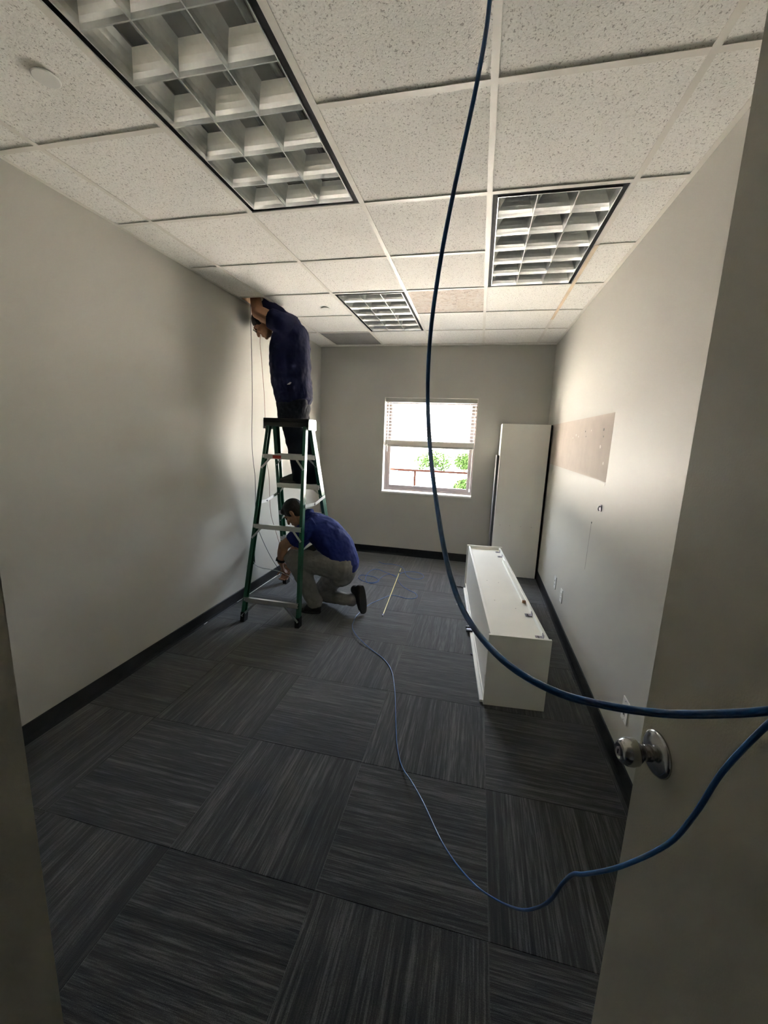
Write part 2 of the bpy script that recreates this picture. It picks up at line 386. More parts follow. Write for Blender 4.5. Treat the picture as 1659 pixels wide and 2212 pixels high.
def struct(o):
    o['kind'] = 'structure'; return o
def box_obj(name, m, b, parent=None, bevel=0.0):
    return MB().box(*b).build(name, m, parent, bevel=bevel)

# ================================================================== THE SETTING
# floor slab with quarter-turned carpet tiles
floor = struct(box_obj('floor', 'black_rubber', (LW - 0.1, RW + 1.0, -3.7, D + 0.05, -0.15, -0.006)))
TS = 0.6; X0, Y0 = -0.405, -0.46
full_tile = {}
def carpet_tile(x0, x1, y0, y1, rot):
    cx, cy = (x0 + x1) / 2, (y0 + y1) / 2
    key = (round(x1 - x0, 4), round(y1 - y0, 4), rot)
    if key not in full_tile:
        w, d = (x1 - x0) / 2 - 0.0004, (y1 - y0) / 2 - 0.0004
        if rot: w, d = d, w
        full_tile[key] = MB().box(-w, w, -d, d, -0.006, 0).mesh('carpet_tile', bevel=0.0012)
        full_tile[key].materials.append(MATS['carpet'])
    o = bpy.data.objects.new('carpet_tile', full_tile[key]); C.objects.link(o)
    o.parent = floor; o.location = V((cx, cy, 0)) - origin_of(floor); o.rotation_euler = (0, 0, PI / 2 if rot else 0)
for ix in range(-3, 3):
    for iy in range(-3, 6):
        xa, xb = X0 + ix * TS, X0 + (ix + 1) * TS; ya, yb = Y0 + iy * TS, Y0 + (iy + 1) * TS
        xa, xb, ya, yb = max(xa, LW), min(xb, RW), max(ya, NY - 0.24), min(yb, D)
        if xb - xa > 0.01 and yb - ya > 0.01: carpet_tile(xa, xb, ya, yb, (ix + iy) % 2)

# walls
wl = struct(box_obj('wall_left', 'wall_paint', (LW - 0.12, LW, -3.7, D + 0.2, -0.15, DECK)))
wr = struct(box_obj('wall_right', 'wall_paint', (RW, RW + 0.12, NY - 0.24, D + 0.2, -0.15, DECK)))
WX0, WX1, WZ0, WZ1 = -1.188, -0.006, 0.875, 2.092
wf = MB()
wf.box(LW, WX0, D, D + 0.2, -0.15, DECK).box(WX1, RW, D, D + 0.2, -0.15, DECK)
wf.box(WX0, WX1, D, D + 0.2, -0.15, WZ0 - 0.025).box(WX0, WX1, D, D + 0.2, WZ1, DECK)
wf = struct(wf.build('wall_far', 'far_paint'))
wn = MB(); JX0, JX1 = -0.321, 0.655
wn.box(LW, JX0, NY - 0.24, NY, -0.15, DECK).box(JX1, RW, NY - 0.24, NY, -0.15, DECK).box(JX0, JX1, NY - 0.24, NY, 2.47, DECK)
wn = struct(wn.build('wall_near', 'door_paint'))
hall = MB()
hall.box(LW, 1.9, -3.7, -3.6, -0.15, DECK).box(1.8, 1.9, -3.6, NY - 0.24, -0.15, DECK).box(RW, 1.8, NY - 0.34, NY - 0.24, -0.15, DECK)
struct(hall.build('wall_hall', 'hall_paint'))
box_obj('hall_ceiling', 'hall_paint', (LW, 1.8, -3.6, NY - 0.24, 2.713, 2.76), wn)
# bare drywall above the ceiling line, seen through the open bay
box_obj('bare_board', 'raw_board', (LW, LW + 0.004, 1.15, 1.9, H + 0.004, DECK - 0.02), wl)
# baseboards: vinyl cove, thicker toe
def baseboard(name, p0, p1, nrm):
    prof = [(0, 0), (0.016, 0), (0.009, 0.012), (0.006, 0.03), (0.006, 0.098), (0.003, 0.102), (0, 0.102)]
    return struct(MB().sweep(prof, p0, p1, nrm, (0, 0, 1)).build(name, 'baseboard'))
baseboard('baseboard_left', (LW, NY, 0), (LW, D, 0), (1, 0, 0))
baseboard('baseboard_right', (RW, NY, 0), (RW, D, 0), (-1, 0, 0))
baseboard('baseboard_far', (LW + 0.016, D, 0), (RW - 0.016, D, 0), (0, -1, 0))

# marks on the right wall: rectangle where a board hung, putty, screw holes, scuffs
box_obj('unpainted_patch', 'bare_patch', (RW - 0.0008, RW, 0.618, 2.95, 1.363, 1.790), wr)
for px, py, r in ((1245, 940, .010), (1250, 943, .007), (1278, 930, .006), (1238, 946, .008), (1297, 965, .012), (1303, 1001, .010), (1306, 1047, .007)):
    p = atx(px, py, RW); MB().cyl((RW - 0.0015, p.y, p.z), (RW, p.y, p.z), r, 10).build('putty_spot', 'putty', wr)
for px, py, r in ((1265, 932, .006), (1305, 928, .010), (1304, 943, .007), (1266, 943, .005), (1278, 1129, .007)):
    p = atx(px, py, RW); MB().cyl((RW - 0.0018, p.y, p.z), (RW, p.y, p.z), r, 8).build('screw_hole', 'dark_panel', wr)
a, b = atx(1277, 1132, RW), atx(1263, 1230, RW)
MB().bar((RW - 0.0004, a.y, a.z), (RW - 0.0004, b.y, b.z), 0.0008, 0.006, (0, 1, 0)).build('scuff_line', 'scuff', wr)

# ------------------------------------------------------------------ ceiling: deck, tees, tiles
deck = struct(box_obj('ceiling', 'deck', (LW - 0.12, RW + 1.07, -3.7, D + 0.2, DECK, DECK + 0.1)))
cols = [LW] + [(c - 3) * T for c in range(5)] + [RW]
rows = [NY] + [k * T for k in range(-3, 6)] + [D]
LIGHTS = [(1, 3, -2), (4, 5, 0), (2, 3, 2)]   # placeholders, real bays below
bays = {(2, -2): 0, (2, -1): 0, (4, 0): 1, (4, 1): 1, (2, 2): 2, (2, 3): 2}   # (column index, row k)
tile_mesh = {}
def ceil_tile(x0, x1, y0, y1, m):
    w, d = (x1 - x0) / 2 - 0.003, (y1 - y0) / 2 - 0.003
    key = (round(w, 3), round(d, 3), m)
    if key not in tile_mesh:
        me = MB().box(-w, w, -d, d, 0, 0.016).mesh('ceiling_tile', bevel=0.002); me.materials.append(MATS[m]); tile_mesh[key] = me
    o = bpy.data.objects.new('ceiling_tile', tile_mesh[key]); C.objects.link(o)
    o.parent = deck; o.location = V(((x0 + x1) / 2, (y0 + y1) / 2, H + 0.0055 + random.uniform(0, 0.0008))) - origin_of(deck)
    o.rotation_euler = (random.uniform(-.0005, .0005), random.uniform(-.0005, .0005), 0)
    return o
for ci in range(6):
    for ri in range(len(rows) - 1):
        k = ri - 4                                    # row k spans k*T .. (k+1)*T
        if (ci, k) in bays: continue
        if (ci, k) == (0, 2): continue                # the bay that has been opened
        m = 'ceiling_tile'
        if (ci, k) == (1, 4): m = 'ceiling_tile_grey'
        if (ci, k) == (3, 2): m = 'ceiling_tile_mottled'
        ceil_tile(cols[ci], cols[ci + 1], rows[ri], rows[ri + 1], m)
# the lifted tile, pushed up and resting on the tees further in
lt = ceil_tile(cols[0], cols[1], 2 * T, 3 * T, 'ceiling_tile'); lt.location += V((0.02, 0.52, 0.05)); lt.rotation_euler = (0.02, -0.1, 0)
TW = 0.024
def tee(p0, p1, w, m='grid_tee'):
    d = (V(p1) - V(p0)).normalized(); a = d.cross(V((0, 0, 1)))
    h = w / 2
    prof = [(-h, 0), (h, 0), (h, 0.002), (0.003, 0.002), (0.003, 0.03), (-0.003, 0.03), (-0.003, 0.002), (-h, 0.002)]
    return MB().sweep(prof, p0, p1, a, (0, 0, 1)).build('ceiling_tee', m, deck)
for c in range(1, 6):
    if c == 5:
        tee((cols[c], NY, H), (cols[c], 0.6, H), TW); tee((cols[c], 0.6, H), (cols[c], 2.1, H), TW, 'grid_tee_stained'); tee((cols[c], 2.1, H), (cols[c], D, H), TW)
    else: tee((cols[c], NY, H), (cols[c], D, H), TW)
for ci in range(6):
    for k in range(-3, 6):
        if (ci, k) in bays and (ci, k - 1) in bays and bays[(ci, k)] == bays[(ci, k - 1)]: continue
        xa = cols[ci] + (TW / 2 if ci else 0); xb = cols[ci + 1] - (TW / 2 if ci < 5 else 0)
        tee((xa, k * T, H + 0.0006), (xb, k * T, H + 0.0006), TW)
# wall angles
def angle(p0, p1, nrm):
    prof = [(0, 0), (0.022, 0), (0.022, 0.0015), (0.0015, 0.0015), (0.0015, 0.022), (0, 0.022)]
    return MB().sweep(prof, p0, p1, nrm, (0, 0, 1)).build('wall_angle', 'grid_tee', deck)
angle((LW, NY, H), (LW, D, H), (1, 0, 0)); angle((RW, NY, H), (RW, D, H), (-1, 0, 0)); angle((LW + .022, D, H), (RW - .022, D, H), (0, -1, 0))

# ------------------------------------------------------------------ window
win = MB(); FY = D + 0.115
def frame_ring(mb, x0, x1, z0, z1, w, y0, y1):
    mb.box(x0, x0 + w, y0, y1, z0, z1).box(x1 - w, x1, y0, y1, z0, z1).box(x0 + w, x1 - w, y0, y1, z0, z0 + w).box(x0 + w, x1 - w, y0, y1, z1 - w, z1)
    return mb
win = struct(frame_ring(MB(), WX0, WX1, WZ0, WZ1, 0.035, FY, FY + 0.075).build('window_1', 'window_vinyl', bevel=0.002))
MZ = 1.48
sl = frame_ring(MB(), WX0 + .035, WX1 - .035, WZ0 + .035, MZ + .02, 0.038, FY + .008, FY + .036).build('lower_sash', 'window_vinyl', win, bevel=0.002)
su = frame_ring(MB(), WX0 + .035, WX1 - .035, MZ - .02, WZ1 - .035, 0.038, FY + .040, FY + .068).build('upper_sash', 'window_vinyl', win, bevel=0.002)
box_obj('pane', 'window_glass', (WX0 + .073, WX1 - .073, FY + .020, FY + .024, WZ0 + .073, MZ - .018), sl)
box_obj('pane', 'window_glass', (WX0 + .073, WX1 - .073, FY + .052, FY + .056, MZ + .018, WZ1 - .073), su)
box_obj('sash_lock', 'satin_nickel', (-0.63, -0.57, FY - .004, FY + .008, MZ + .02, MZ + .032), sl, 0.002)
MB().box(WX0 - 0.0, WX1 + 0.0, D - 0.022, FY, WZ0 - 0.025, WZ0).build('window_sill', 'sill_white', win, bevel=0.004)
# white plaster returns
box_obj('jamb_return', 'sill_white', (WX0 - 0.001, WX0 + 0.004, D + 0.0005, FY, WZ0, WZ1), win)
box_obj('jamb_return', 'sill_white', (WX1 - 0.004, WX1 + 0.001, D + 0.0005, FY, WZ0, WZ1), win)
box_obj('head_return', 'sill_white', (WX0 + 0.004, WX1 - 0.004, D + 0.0005, FY, WZ1 - 0.004, WZ1 + 0.001), win)

# ================================================================== DOOR
DA = math.radians(80)
door = thing('door', 'open grey painted slab door at the right edge of the picture', 'door', (0.587, -2.173, 0))
door['kind'] = 'structure'; door.name = 'door_1'; ORG[door.name] = V((0.587, -2.173, 0))
del door['category']; door['label'] = 'open grey painted slab door with round metal knob'
door.rotation_euler = (0, 0, PI - DA)           # local +x runs from hinge to free edge
DWID = 0.91
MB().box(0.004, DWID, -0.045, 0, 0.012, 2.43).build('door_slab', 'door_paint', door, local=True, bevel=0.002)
# local -y .. the visible face is at local y=0?  (fixed below by KS)
KS = 1.0
kx, kz = DWID - 0.058, 0.985
kn = MB().lathe([(0, .0445), (.003, .0445), (.006, .0425), (.010, .036), (.013, .028), (.016, .018)], (kx, 0, kz), (0, KS, 0), 40).build('knob_rose', 'satin_nickel', door, local=True, smooth=True)
kb = MB().lathe([(.012, .0165), (.030, .0150), (.034, .0155), (.036, .019), (.044, .0255), (.054, .0275), (.064, .0262), (.074, .0205), (.0765, .0165), (.0772, .015), (.0745, .0135), (.0745, .0)], (kx, 0, kz), (0, KS, 0), 40).build('door_knob', 'satin_nickel', door, local=True, smooth=True)
MB().lathe([(.0745, .0085), (.0775, .0085), (.0778, .007)], (kx, 0, kz), (0, KS, 0), 20).build('lock_cylinder', 'steel_bracket', kb, local=True, smooth=True)
MB().box(kx - 0.0012, kx + 0.0012, .0775, .0785, kz - 0.005, kz + 0.005).build('keyhole', 'black_trim', kb, local=True)
MB().box(DWID - 0.0005, DWID + 0.001, -0.036, -0.009, kz - 0.03, kz + 0.03).build('latch_plate', 'satin_nickel', door, local=True)
for z in (0.25, 1.05, 1.85):
    MB().cyl((0.0, 0.002, z - .05), (0.0, 0.002, z + .05), .007, 12).build('hinge', 'satin_nickel', door, local=True, smooth=False)

# ================================================================== BLIND
bl = thing('window_blind', 'white horizontal slat blind half raised in the window', 'blind', (-0.597, D + 0.06, 1.47))
BX0, BX1, BY = WX0 + 0.010, WX1 - 0.010, D + 0.062
box_obj('headrail', 'blind_rail', (BX0, BX1, BY - .03, BY + .03, 2.035, WZ1 - 0.006), bl, 0.002)
slat_me = None
def slat(z, tilt):
    global slat_me
    if slat_me is None:
        w = .025; prof = [(-w, 0), (-w * .5, .0018), (0, .0025), (w * .5, .0018), (w, 0), (w, .0028), (w * .5, .0046), (0, .0053), (-w * .5, .0046), (-w, .0028)]
        slat_me = MB().sweep(prof, (BX0 + .004 + .597, 0, 0), (BX1 - .004 + .597, 0, 0), (0, 1, 0), (0, 0, 1)).mesh('slat'); slat_me.materials.append(MATS['blind_slat'])
    o = bpy.data.objects.new('slat', slat_me); C.objects.link(o); o.parent = bl
    o.location = V((-0.597, BY, z)) - origin_of(bl); o.rotation_euler = (tilt, 0, 0)
for i in range(12): slat(2.012 - i * 0.0415, math.radians(-6))
for i in range(10): slat(1.492 + i * 0.0056, 0)
box_obj('bottom_rail', 'blind_rail', (BX0 + .003, BX1 - .003, BY - .026, BY + .026, 1.466, 1.490), bl, 0.003)
for x in (-1.10, -0.60, -0.10):
    for y in (BY - .027, BY + .027): MB().cyl((x, y, 1.49), (x, y, 2.04), .0012, 6).build('ladder_cord', 'white_cable', bl)
MB().tube([(-1.135, BY - .04, 2.04), (-1.137, BY - .04, 1.75), (-1.140, BY - .04, 1.40)], .004, 8).build('tilt_wand', 'tube_glass', bl)
MB().tube([(-0.03, BY - .04, 2.04), (-0.032, BY - .04, 1.5), (-0.036, BY - .04, 0.97)], .0018, 6).build('lift_cord', 'white_cable', bl)
MB().lathe([(0, .003), (.012, .008), (.04, .009), (.044, .004)], (-0.037, BY - .04, 0.97), (0, 0, -1), 12).build('cord_tassel', 'white_cable', bl, smooth=True)

# ================================================================== TROFFER LIGHTS
def troffer(label, x0, y0):
    L_, W_ = 2 * T, T
    t = thing('ceiling_light', label, 'ceiling light', (x0 + W_ / 2, y0 + L_ / 2, H), 0, 'three-by-six cell troffer lights')
    w, l = W_ / 2 - 0.013, L_ / 2 - 0.013
    hs = MB()                                                # sheet metal housing, open below
    hs.box(-w, w, -l, l, .145, .15).box(-w, -w + .002, -l, l, .002, .145).box(w - .002, w, -l, l, .002, .145).box(-w, w, -l, -l + .002, .002, .145).box(-w, w, l - .002, l, .002, .145)
    hs.build('housing', 'white_enamel', t, local=True)
    g = MB(); a = .025
    for k in (0,):
        g.box(-w + .002, -w + a, -l + .002, l - .002, .004, .10).box(w - a, w - .002, -l + .002, l - .002, .004, .10)
        g.box(-w + a, w - a, -l + .002, -l + a, .004, .10).box(-w + a, w - a, l - a, l - .002, .004, .10)
    g.build('air_slot', 'black_trim', t, local=True)
    wi, li = w - a, l - a
    fr = MB(); e = .006
    def wedge(p0, p1, nrm, h0, h1, half0, half1, mb, both=True):
        """parabolic blade: thin lower edge, wide top, hollow cheeks"""
        prof = []
        n = 5
        R = [(half0 + (half1 - half0) * (i / n) ** 2, h0 + (h1 - h0) * i / n) for i in range(n + 1)]
        if both: prof = R + [(-x, z) for x, z in R[::-1]]
        else: prof = R + [(0, h1), (0, h0)]
        mb.sweep(prof, p0, p1, nrm, (0, 0, 1)); return mb
    lf = MB()
    wedge((-wi, -li, 0), (-wi, li, 0), (1, 0, 0), .0, .075, .004, .040, lf, False)
    wedge((wi, -li, 0), (wi, li, 0), (-1, 0, 0), .0, .075, .004, .040, lf, False)
    wedge((-wi, -li, 0), (wi, -li, 0), (0, 1, 0), .0, .075, .004, .040, lf, False)
    wedge((-wi, li, 0), (wi, li, 0), (0, -1, 0), .0, .075, .004, .040, lf, False)
    lf.build('louver_frame', 'louver_metal', t, local=True, smooth=False)
    cw, cl = 2 * wi / 3, 2 * li / 6
    for i in (1, 2):
        x = -wi + i * cw; wedge((x, -li, 0), (x, li, 0), (1, 0, 0), .0005, .075, .0022, .034, MB()).build('long_blade', 'louver_metal', t, local=True)
    for j in range(1, 6):
        y = -li + j * cl; wedge((-wi, y, 0), (wi, y, 0), (0, 1, 0), .0010, .0745, .0022, .040, MB()).build('cross_blade', 'louver_metal', t, local=True)
    for i in range(3):
        x = -wi + (i + .5) * cw
        MB().cyl((x, -li + .02, .105), (x, li - .02, .105), .0128, 12).build('lamp_tube', 'tube_glass', t, local=True, smooth=True)
    return t
troffer('long grey troffer light with dark cells at upper left, nearest the camera', cols[2], -2 * T)
troffer('troffer light with brightly gleaming cells beside the right wall', cols[4], 0.0)
troffer('small-looking far troffer light above the ladder worker, near the window wall', cols[2], 2 * T)

# sprinkler cover plates
for x, y, lab in ((-1.443, -0.882, 'round white sprinkler cover disc near the top left ceiling corner'), (-1.411, 1.577, 'small round sprinkler cover disc beside the far troffer light')):
    t = thing('sprinkler_cover', lab, 'sprinkler', (x, y, H - 0.0045), 0, 'ceiling sprinkler cover discs')
    MB().lathe([(0, .038), (.0015, .041), (.004, .041), (.0045, .038)], (0, 0, 0), (0, 0, 1), 40).build('cover_disc', 'white_enamel', t, local=True)
    MB().lathe([(0.0045, .030), (.016, .030)], (0, 0, 0), (0, 0, 1), 24).build('cup', 'black_trim', t, local=True)

# ================================================================== WALL PLATES
def wall_plate(y, z, label, kind):
    t = thing('wall_outlet', label, 'outlet', (RW, y, z), 0, 'wall plates on the right wall')
    MB().box(-.006, 0, -.036, .036, -.058, .058).build('cover_plate', 'white_enamel', t, local=True, bevel=.0025, seg=2)
    for s in (-1, 1):
        if kind == 'duplex':
            r = MB().box(-.0085, -.005, -.017, .017, s * .0195 - .0145, s * .0195 + .0145).build('receptacle', 'white_enamel', t, local=True, bevel=.002)
            for q in (-.006, .006): MB().box(-.0088, -.0080, q - .001, q + .001, s * .0195 - .003, s * .0195 + .006).build('slot', 'black_trim', r, local=True)
        else:
            j = MB().box(-.0085, -.005, -.010, .010, s * .018 - .010, s * .018 + .010).build('jack', 'white_enamel', t, local=True, bevel=.001)
            MB().box(-.0088, -.0080, -.006, .006, s * .018 - .005, s * .018 + .005).build('socket', 'black_trim', j, local=True)
    for s in ((0,) if kind == 'duplex' else (-1, 1)):
        MB().cyl((-.0072, 0, s * .048), (-.005, 0, s * .048), .003, 8).build('screw', 'satin_nickel', t, local=True)
wall_plate(1.699, 0.325, 'white data plate low on right wall, nearer the tall cabinet', 'jack')
wall_plate(1.402, 0.309, 'white duplex outlet low on right wall, second from the tall cabinet', 'duplex')
wall_plate(-0.179, 0.337, 'white wall plate close to the door knob, behind the blue cable', 'jack')
p = atx(1298, 1098, RW)
t = thing('wall_hook', 'small crooked metal fitting left on the right wall below the bare patch', 'hook', (RW, p.y, p.z))
MB().box(-.003, 0, -.014, .014, -.020, .024).build('back_plate', 'steel_bracket', t, local=True, bevel=.001)
MB().tube([(-.002, .004, .012), (-.010, .005, .008), (-.014, .002, -.006), (-.010, -.004, -.016)], .0045, 8).build('hook_arm', 'satin_nickel', t, local=True, smooth=True)
# open cable box on left wall
p = atx(545, 1208, LW)
t = thing('wall_box', 'black open cable box low on the left wall behind ladder', 'outlet box', (LW, p.y, p.z))
MB().box(0, .012, -.030, .030, -.052, -.046).box(0, .012, -.030, .030, .046, .052).box(0, .012, -.030, -.024, -.046, .046).box(0, .012, .024, .030, -.046, .046).build('box_rim', 'black_plastic', t, local=True)
MB().box(0, .002, -.024, .024, -.046, .046).build('box_back', 'dark_panel', t, local=True)

# ================================================================== TALL CABINET
CX0, CX1, CY0, CY1, CH = 0.285, 0.803, 2.72, 3.118, 1.786
tc = thing('tall_cabinet', 'tall white cabinet standing in the far right corner', 'cabinet', ((CX0 + CX1) / 2, (CY0 + CY1) / 2, 0))
box_obj('front_panel', 'melamine', (CX0, CX1, CY0, CY0 + .019, 0.004, CH), tc, .0012)
box_obj('side_panel', 'melamine', (CX0, CX0 + .019, CY0 + .019, CY1, 0.004, CH), tc, .0012)
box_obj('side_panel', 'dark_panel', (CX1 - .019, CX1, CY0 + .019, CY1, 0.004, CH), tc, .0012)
box_obj('gap_shade_strip', 'black_trim', (CX1, CX1 + .016, CY0 + .004, CY0 + .030, 0.004, CH - .002), tc)  # black strip painting in the shade of the gap between cabinet and wall
box_obj('top_panel', 'melamine', (CX0 + .019, CX1 - .019, CY0 + .019, CY1, CH - .019, CH), tc, .0012)
box_obj('bottom_panel', 'melamine_grey', (CX0 + .019, CX1 - .019, CY0 + .019, CY1, 0.004, .023), tc, .0012)
box_obj('back_panel', 'melamine_grey', (CX0 + .019, CX1 - .019, CY1 - .006, CY1, .023, CH - .019), tc)
for px in (1080, 1101, 1125, 1148):
    q = at(px, 1133, CY0); MB().cyl((q.x, CY0 - .0012, .62), (q.x, CY0 + .002, .62), .0035, 8).build('shelf_screw', 'scuff', tc)
dp = thing('loose_panel', 'dark edged grey board leaning upright between tall cabinet and far wall', 'board', (0.235, 2.95, 0))
MB().box(0.262, 0.280, 2.775, 3.118, 0.002, 1.425).build('board_core', 'dark_panel', dp, bevel=.001)
MB().box(0.254, 0.2618, 2.79, 3.118, 0.002, 1.425).build('board_face', 'board_grey', dp)


# ================================================================== LYING CABINET
LA = math.atan2(-0.182, 2.09)
lc = thing('overturned_cabinet', 'long white cabinet lying on its side on the carpet', 'cabinet', (0.187, 0.170, 0), -LA * 0 + math.atan2(0.182, 2.09))
CL, CWD, CHT, PT = 2.085, 0.353, 0.462, 0.018
# near and far end panels
MB().box(0, CWD + .006, 0, PT, 0, CHT).build('end_panel', 'melamine', lc, local=True, bevel=.0012)
MB().box(-.004, CWD + .010, CL - PT, CL, 0, CHT + .004).build('end_panel', 'melamine', lc, local=True, bevel=.0012)
MB().box(0.010, 0.010 + PT, PT, CL - PT, 0.012, CHT - .004).build('side_panel', 'melamine', lc, local=True, bevel=.0012)
MB().box(CWD - PT - .006, CWD - .006, PT, CL - PT, 0.0, CHT - .004).build('side_panel', 'melamine', lc, local=True, bevel=.0012)
MB().box(0.010 + PT, CWD - PT - .006, PT, CL - PT, CHT - .040, CHT - .028).build('recessed_panel', 'melamine', lc, local=True)
MB().box(-.020, 0.009, PT + .004, CL - .12, 0.0, .016).build('edge_strip', 'melamine', lc, local=True, bevel=.001)
MB().box(0.002, 0.0098, PT + .004, CL - PT - .004, .018, .034).build('edge_strip', 'melamine', lc, local=True, bevel=.001)
MB().box(.0086, .0096, .045, .085, .090, .150).build('broken_notch', 'raw_board', lc, local=True)
cle = MB().box(CWD - PT - .030, CWD - PT - .0065, .62, 1.62, CHT - .028, CHT - .008).build('wall_cleat', 'melamine', lc, local=True, bevel=.001)
MB().box(CWD - PT - .0302, CWD - PT - .0063, .612, .6199, CHT - .0282, CHT - .0078).build('cut_end', 'wood_cleat', cle, local=True)
for y in (.08, .40, 1.80, 1.97):
    h = MB().box(CWD - PT - .050, CWD - PT - .0065, y - .018, y + .018, CHT - .0278, CHT - .024).box(CWD - PT - .010, CWD - PT - .0065, y - .018, y + .018, CHT - .024, CHT - .002).build('corner_bracket', 'steel_bracket', lc, local=True)
    for q in (-.009, .009):
        MB().cyl((CWD - PT - .034, y + q, CHT - .0242), (CWD - PT - .034, y + q, CHT - .0225), .005, 8).build('screw', 'dark_panel', h, local=True)
for x, y in ((.11, .62), (.10, 1.05), (.19, 1.02), (.24, .5)):
    MB().cyl((x, y, CHT - .0282), (x, y, CHT - .0272), .004, 8).build('shelf_pin_hole', 'scuff', lc, local=True)
for y, z in ((.10, CHT - .03), (.95, CHT - .06), (1.9, CHT - .04)):
    MB().cyl((0.0085, y, z), (0.0105, y, z), .007, 10).build('cover_cap', 'white_enamel', lc, local=True)
for y in (.93, 1.00):
    MB().box(-.050, .004, y - .010, y + .010, .014, .030).build('hinge_arm', 'black_plastic', lc, local=True, bevel=.002)
MB().box(-.044, -.004, .952, .978, .016, .024).build('hinge_cup', 'steel_bracket', lc, local=True, bevel=.002)
tag(MB().tube([atz(979, 1264, .006), atz(988, 1267, .010), atz(996, 1268, .008), atz(1003, 1271, .006)], .006, 6).build('strap', 'black_rubber'), 'short black strap poking out from under the overturned cabinet', 'strap')
tag(MB().bar(atz(1017, 1412, .004), atz(1025, 1415, .004), .012, .007).build('bracket_scrap', 'dark_wire'), 'tiny dark scrap beside the overturned cabinet foot', 'scrap')

# ================================================================== STEP LADDER
ld = thing('step_ladder', 'green fibreglass step ladder with aluminium steps beside the left wall', 'ladder', (-1.58, 1.22, 0))
ZT = 1.672
RAIL = {'NL': (V((-1.815, .752, .03)), V((-1.772, 1.165, ZT))), 'NR': (V((-1.300, .778, .03)), V((-1.408, 1.165, ZT))),
        'FL': (V((-1.885, 1.690, .03)), V((-1.768, 1.275, ZT))), 'FR': (V((-1.300, 1.715, .03)), V((-1.408, 1.275, ZT)))}
def on_rail(k, z):
    a, b = RAIL[k]; return a.lerp(b, (z - a.z) / (b.z - a.z))
def c_prof(w, d, t, s):
    """C channel open towards the ladder middle; x = across, y = depth"""
    P = [(0, -d), (w, -d), (w, -d + t), (t, -d + t), (t, d - t), (w, d - t), (w, d), (0, d)]
    return [(s * (x - t / 2), y) for x, y in P]
for k, s in (('NL', 1), ('NR', -1), ('FL', 1), ('FR', -1)):
    a, b = RAIL[k]; d = (b - a).normalized(); ax = V((1, 0, 0)); ay = d.cross(ax).normalized(); ax = ay.cross(d).normalized()
    wd = (.027, .024) if k[0] == 'N' else (.030, .036)
    rl = MB().sweep(c_prof(wd[0], wd[1], .005, s), a, b, ax, ay).build('rail', 'green_fibreglass', ld)
    ft = MB(); ft.sweep([(s * -.006, -wd[1] - .006), (s * (wd[0] + .006), -wd[1] - .006), (s * (wd[0] + .006), wd[1] + .006), (s * -.006, wd[1] + .006)], a + d * .055, V((a.x, a.y, 0.0)), ax, V((0, 1, 0)))
    ft.build('rubber_foot', 'black_rubber', ld, bevel=.002)
cap = MB(); cap.box(-1.803, -1.383, 1.135, 1.305, ZT + .012, ZT + .042)
cap.box(-1.803, -1.383, 1.135, 1.147, ZT - .030, ZT + .012).box(-1.803, -1.383, 1.293, 1.305, ZT - .030, ZT + .012)
cap = cap.build('top_cap', 'black_plastic', ld, bevel=.004)
for x0, x1 in ((-1.806, -1.800), (-1.386, -1.379)):
    MB().sweep([(1.150, ZT + .038), (1.290, ZT + .038), (1.304, ZT + .020), (1.306, ZT - .050), (1.245, ZT - .060), (1.215, ZT - .050), (1.136, ZT - .050), (1.138, ZT + .020)], (x0, 0, 0), (x1, 0, 0), (0, 1, 0), (0, 0, 1)).build('cap_bracket', 'aluminium', cap)
for i, z in enumerate((1.400, 1.120, .840, .560, .280)):
    l, r = on_rail('FL', z), on_rail('FR', z)
    st = MB(); y = l.y
    st.box(l.x + .004, r.x - .004, y - .040, y + .040, z - .004, z).box(l.x + .004, r.x - .004, y - .040, y - .036, z - .042, z - .004).box(l.x + .004, r.x - .004, y + .036, y + .040, z - .042, z - .004)
    st = st.build('step', 'aluminium', ld)
    for q in range(-3, 4):
        MB().box(l.x + .02, r.x - .02, y + q * .010 - .002, y + q * .010 + .002, z, z + .0015).build('tread_rib', 'aluminium', st)
    for p, s in ((l, 1), (r, -1)):
        lo = on_rail('FL' if s > 0 else 'FR', z - .105)
        MB().bar((p.x + s * .075, y - .030, z - .030), (lo.x + s * .006, lo.y - .030, lo.z), .004, .016, (0, 0, 1)).build('knee_brace', 'aluminium', ld)
        for zz in (z - .020, z - .105):
            c = on_rail('FL' if s > 0 else 'FR', zz); MB().ell((c.x + s * .012, c.y - .037, zz), (.0055, .004, .0055), None, 10, 6).build('rivet', 'aluminium', ld, smooth=True)
for i, z in enumerate((1.385, .795, .185)):
    l, r = on_rail('NL', z), on_rail('NR', z); y = l.y
    br = MB(); br.box(l.x + .004, r.x - .004, y - .028, y - .025, z - .019, z + .019).box(l.x + .004, r.x - .004, y - .025, y - .004, z + .016, z + .019).box(l.x + .004, r.x - .004, y - .025, y - .004, z - .019, z - .016)
    br = br.build('rear_brace', 'aluminium', ld)
    if i == 0:
        MB().box(l.x + .100, l.x + .178, y - .0288, y - .0281, z - .014, z + .013).build('warning_label', 'red_label', br)
        MB().box(l.x + .179, l.x + .260, y - .0288, y - .0281, z - .014, z + .013).build('warning_label', 'white_label', br)
    for p, s, k in ((l, 1, 'NL'), (r, -1, 'NR')):
        drop, inn = (.10, .075) if i < 2 else (.135, .125)
        lo = on_rail(k, z - drop); MB().bar((p.x + s * inn, y - .024, z - .012), (lo.x + s * .006, lo.y - .026, lo.z), .004, .017).build('knee_brace', 'aluminium', ld)
        for zz in (z, z - drop):
            c = on_rail(k, zz); MB().ell((c.x + s * .012, c.y - .028, zz), (.0055, .004, .0055), None, 10, 6).build('rivet', 'aluminium', ld, smooth=True)
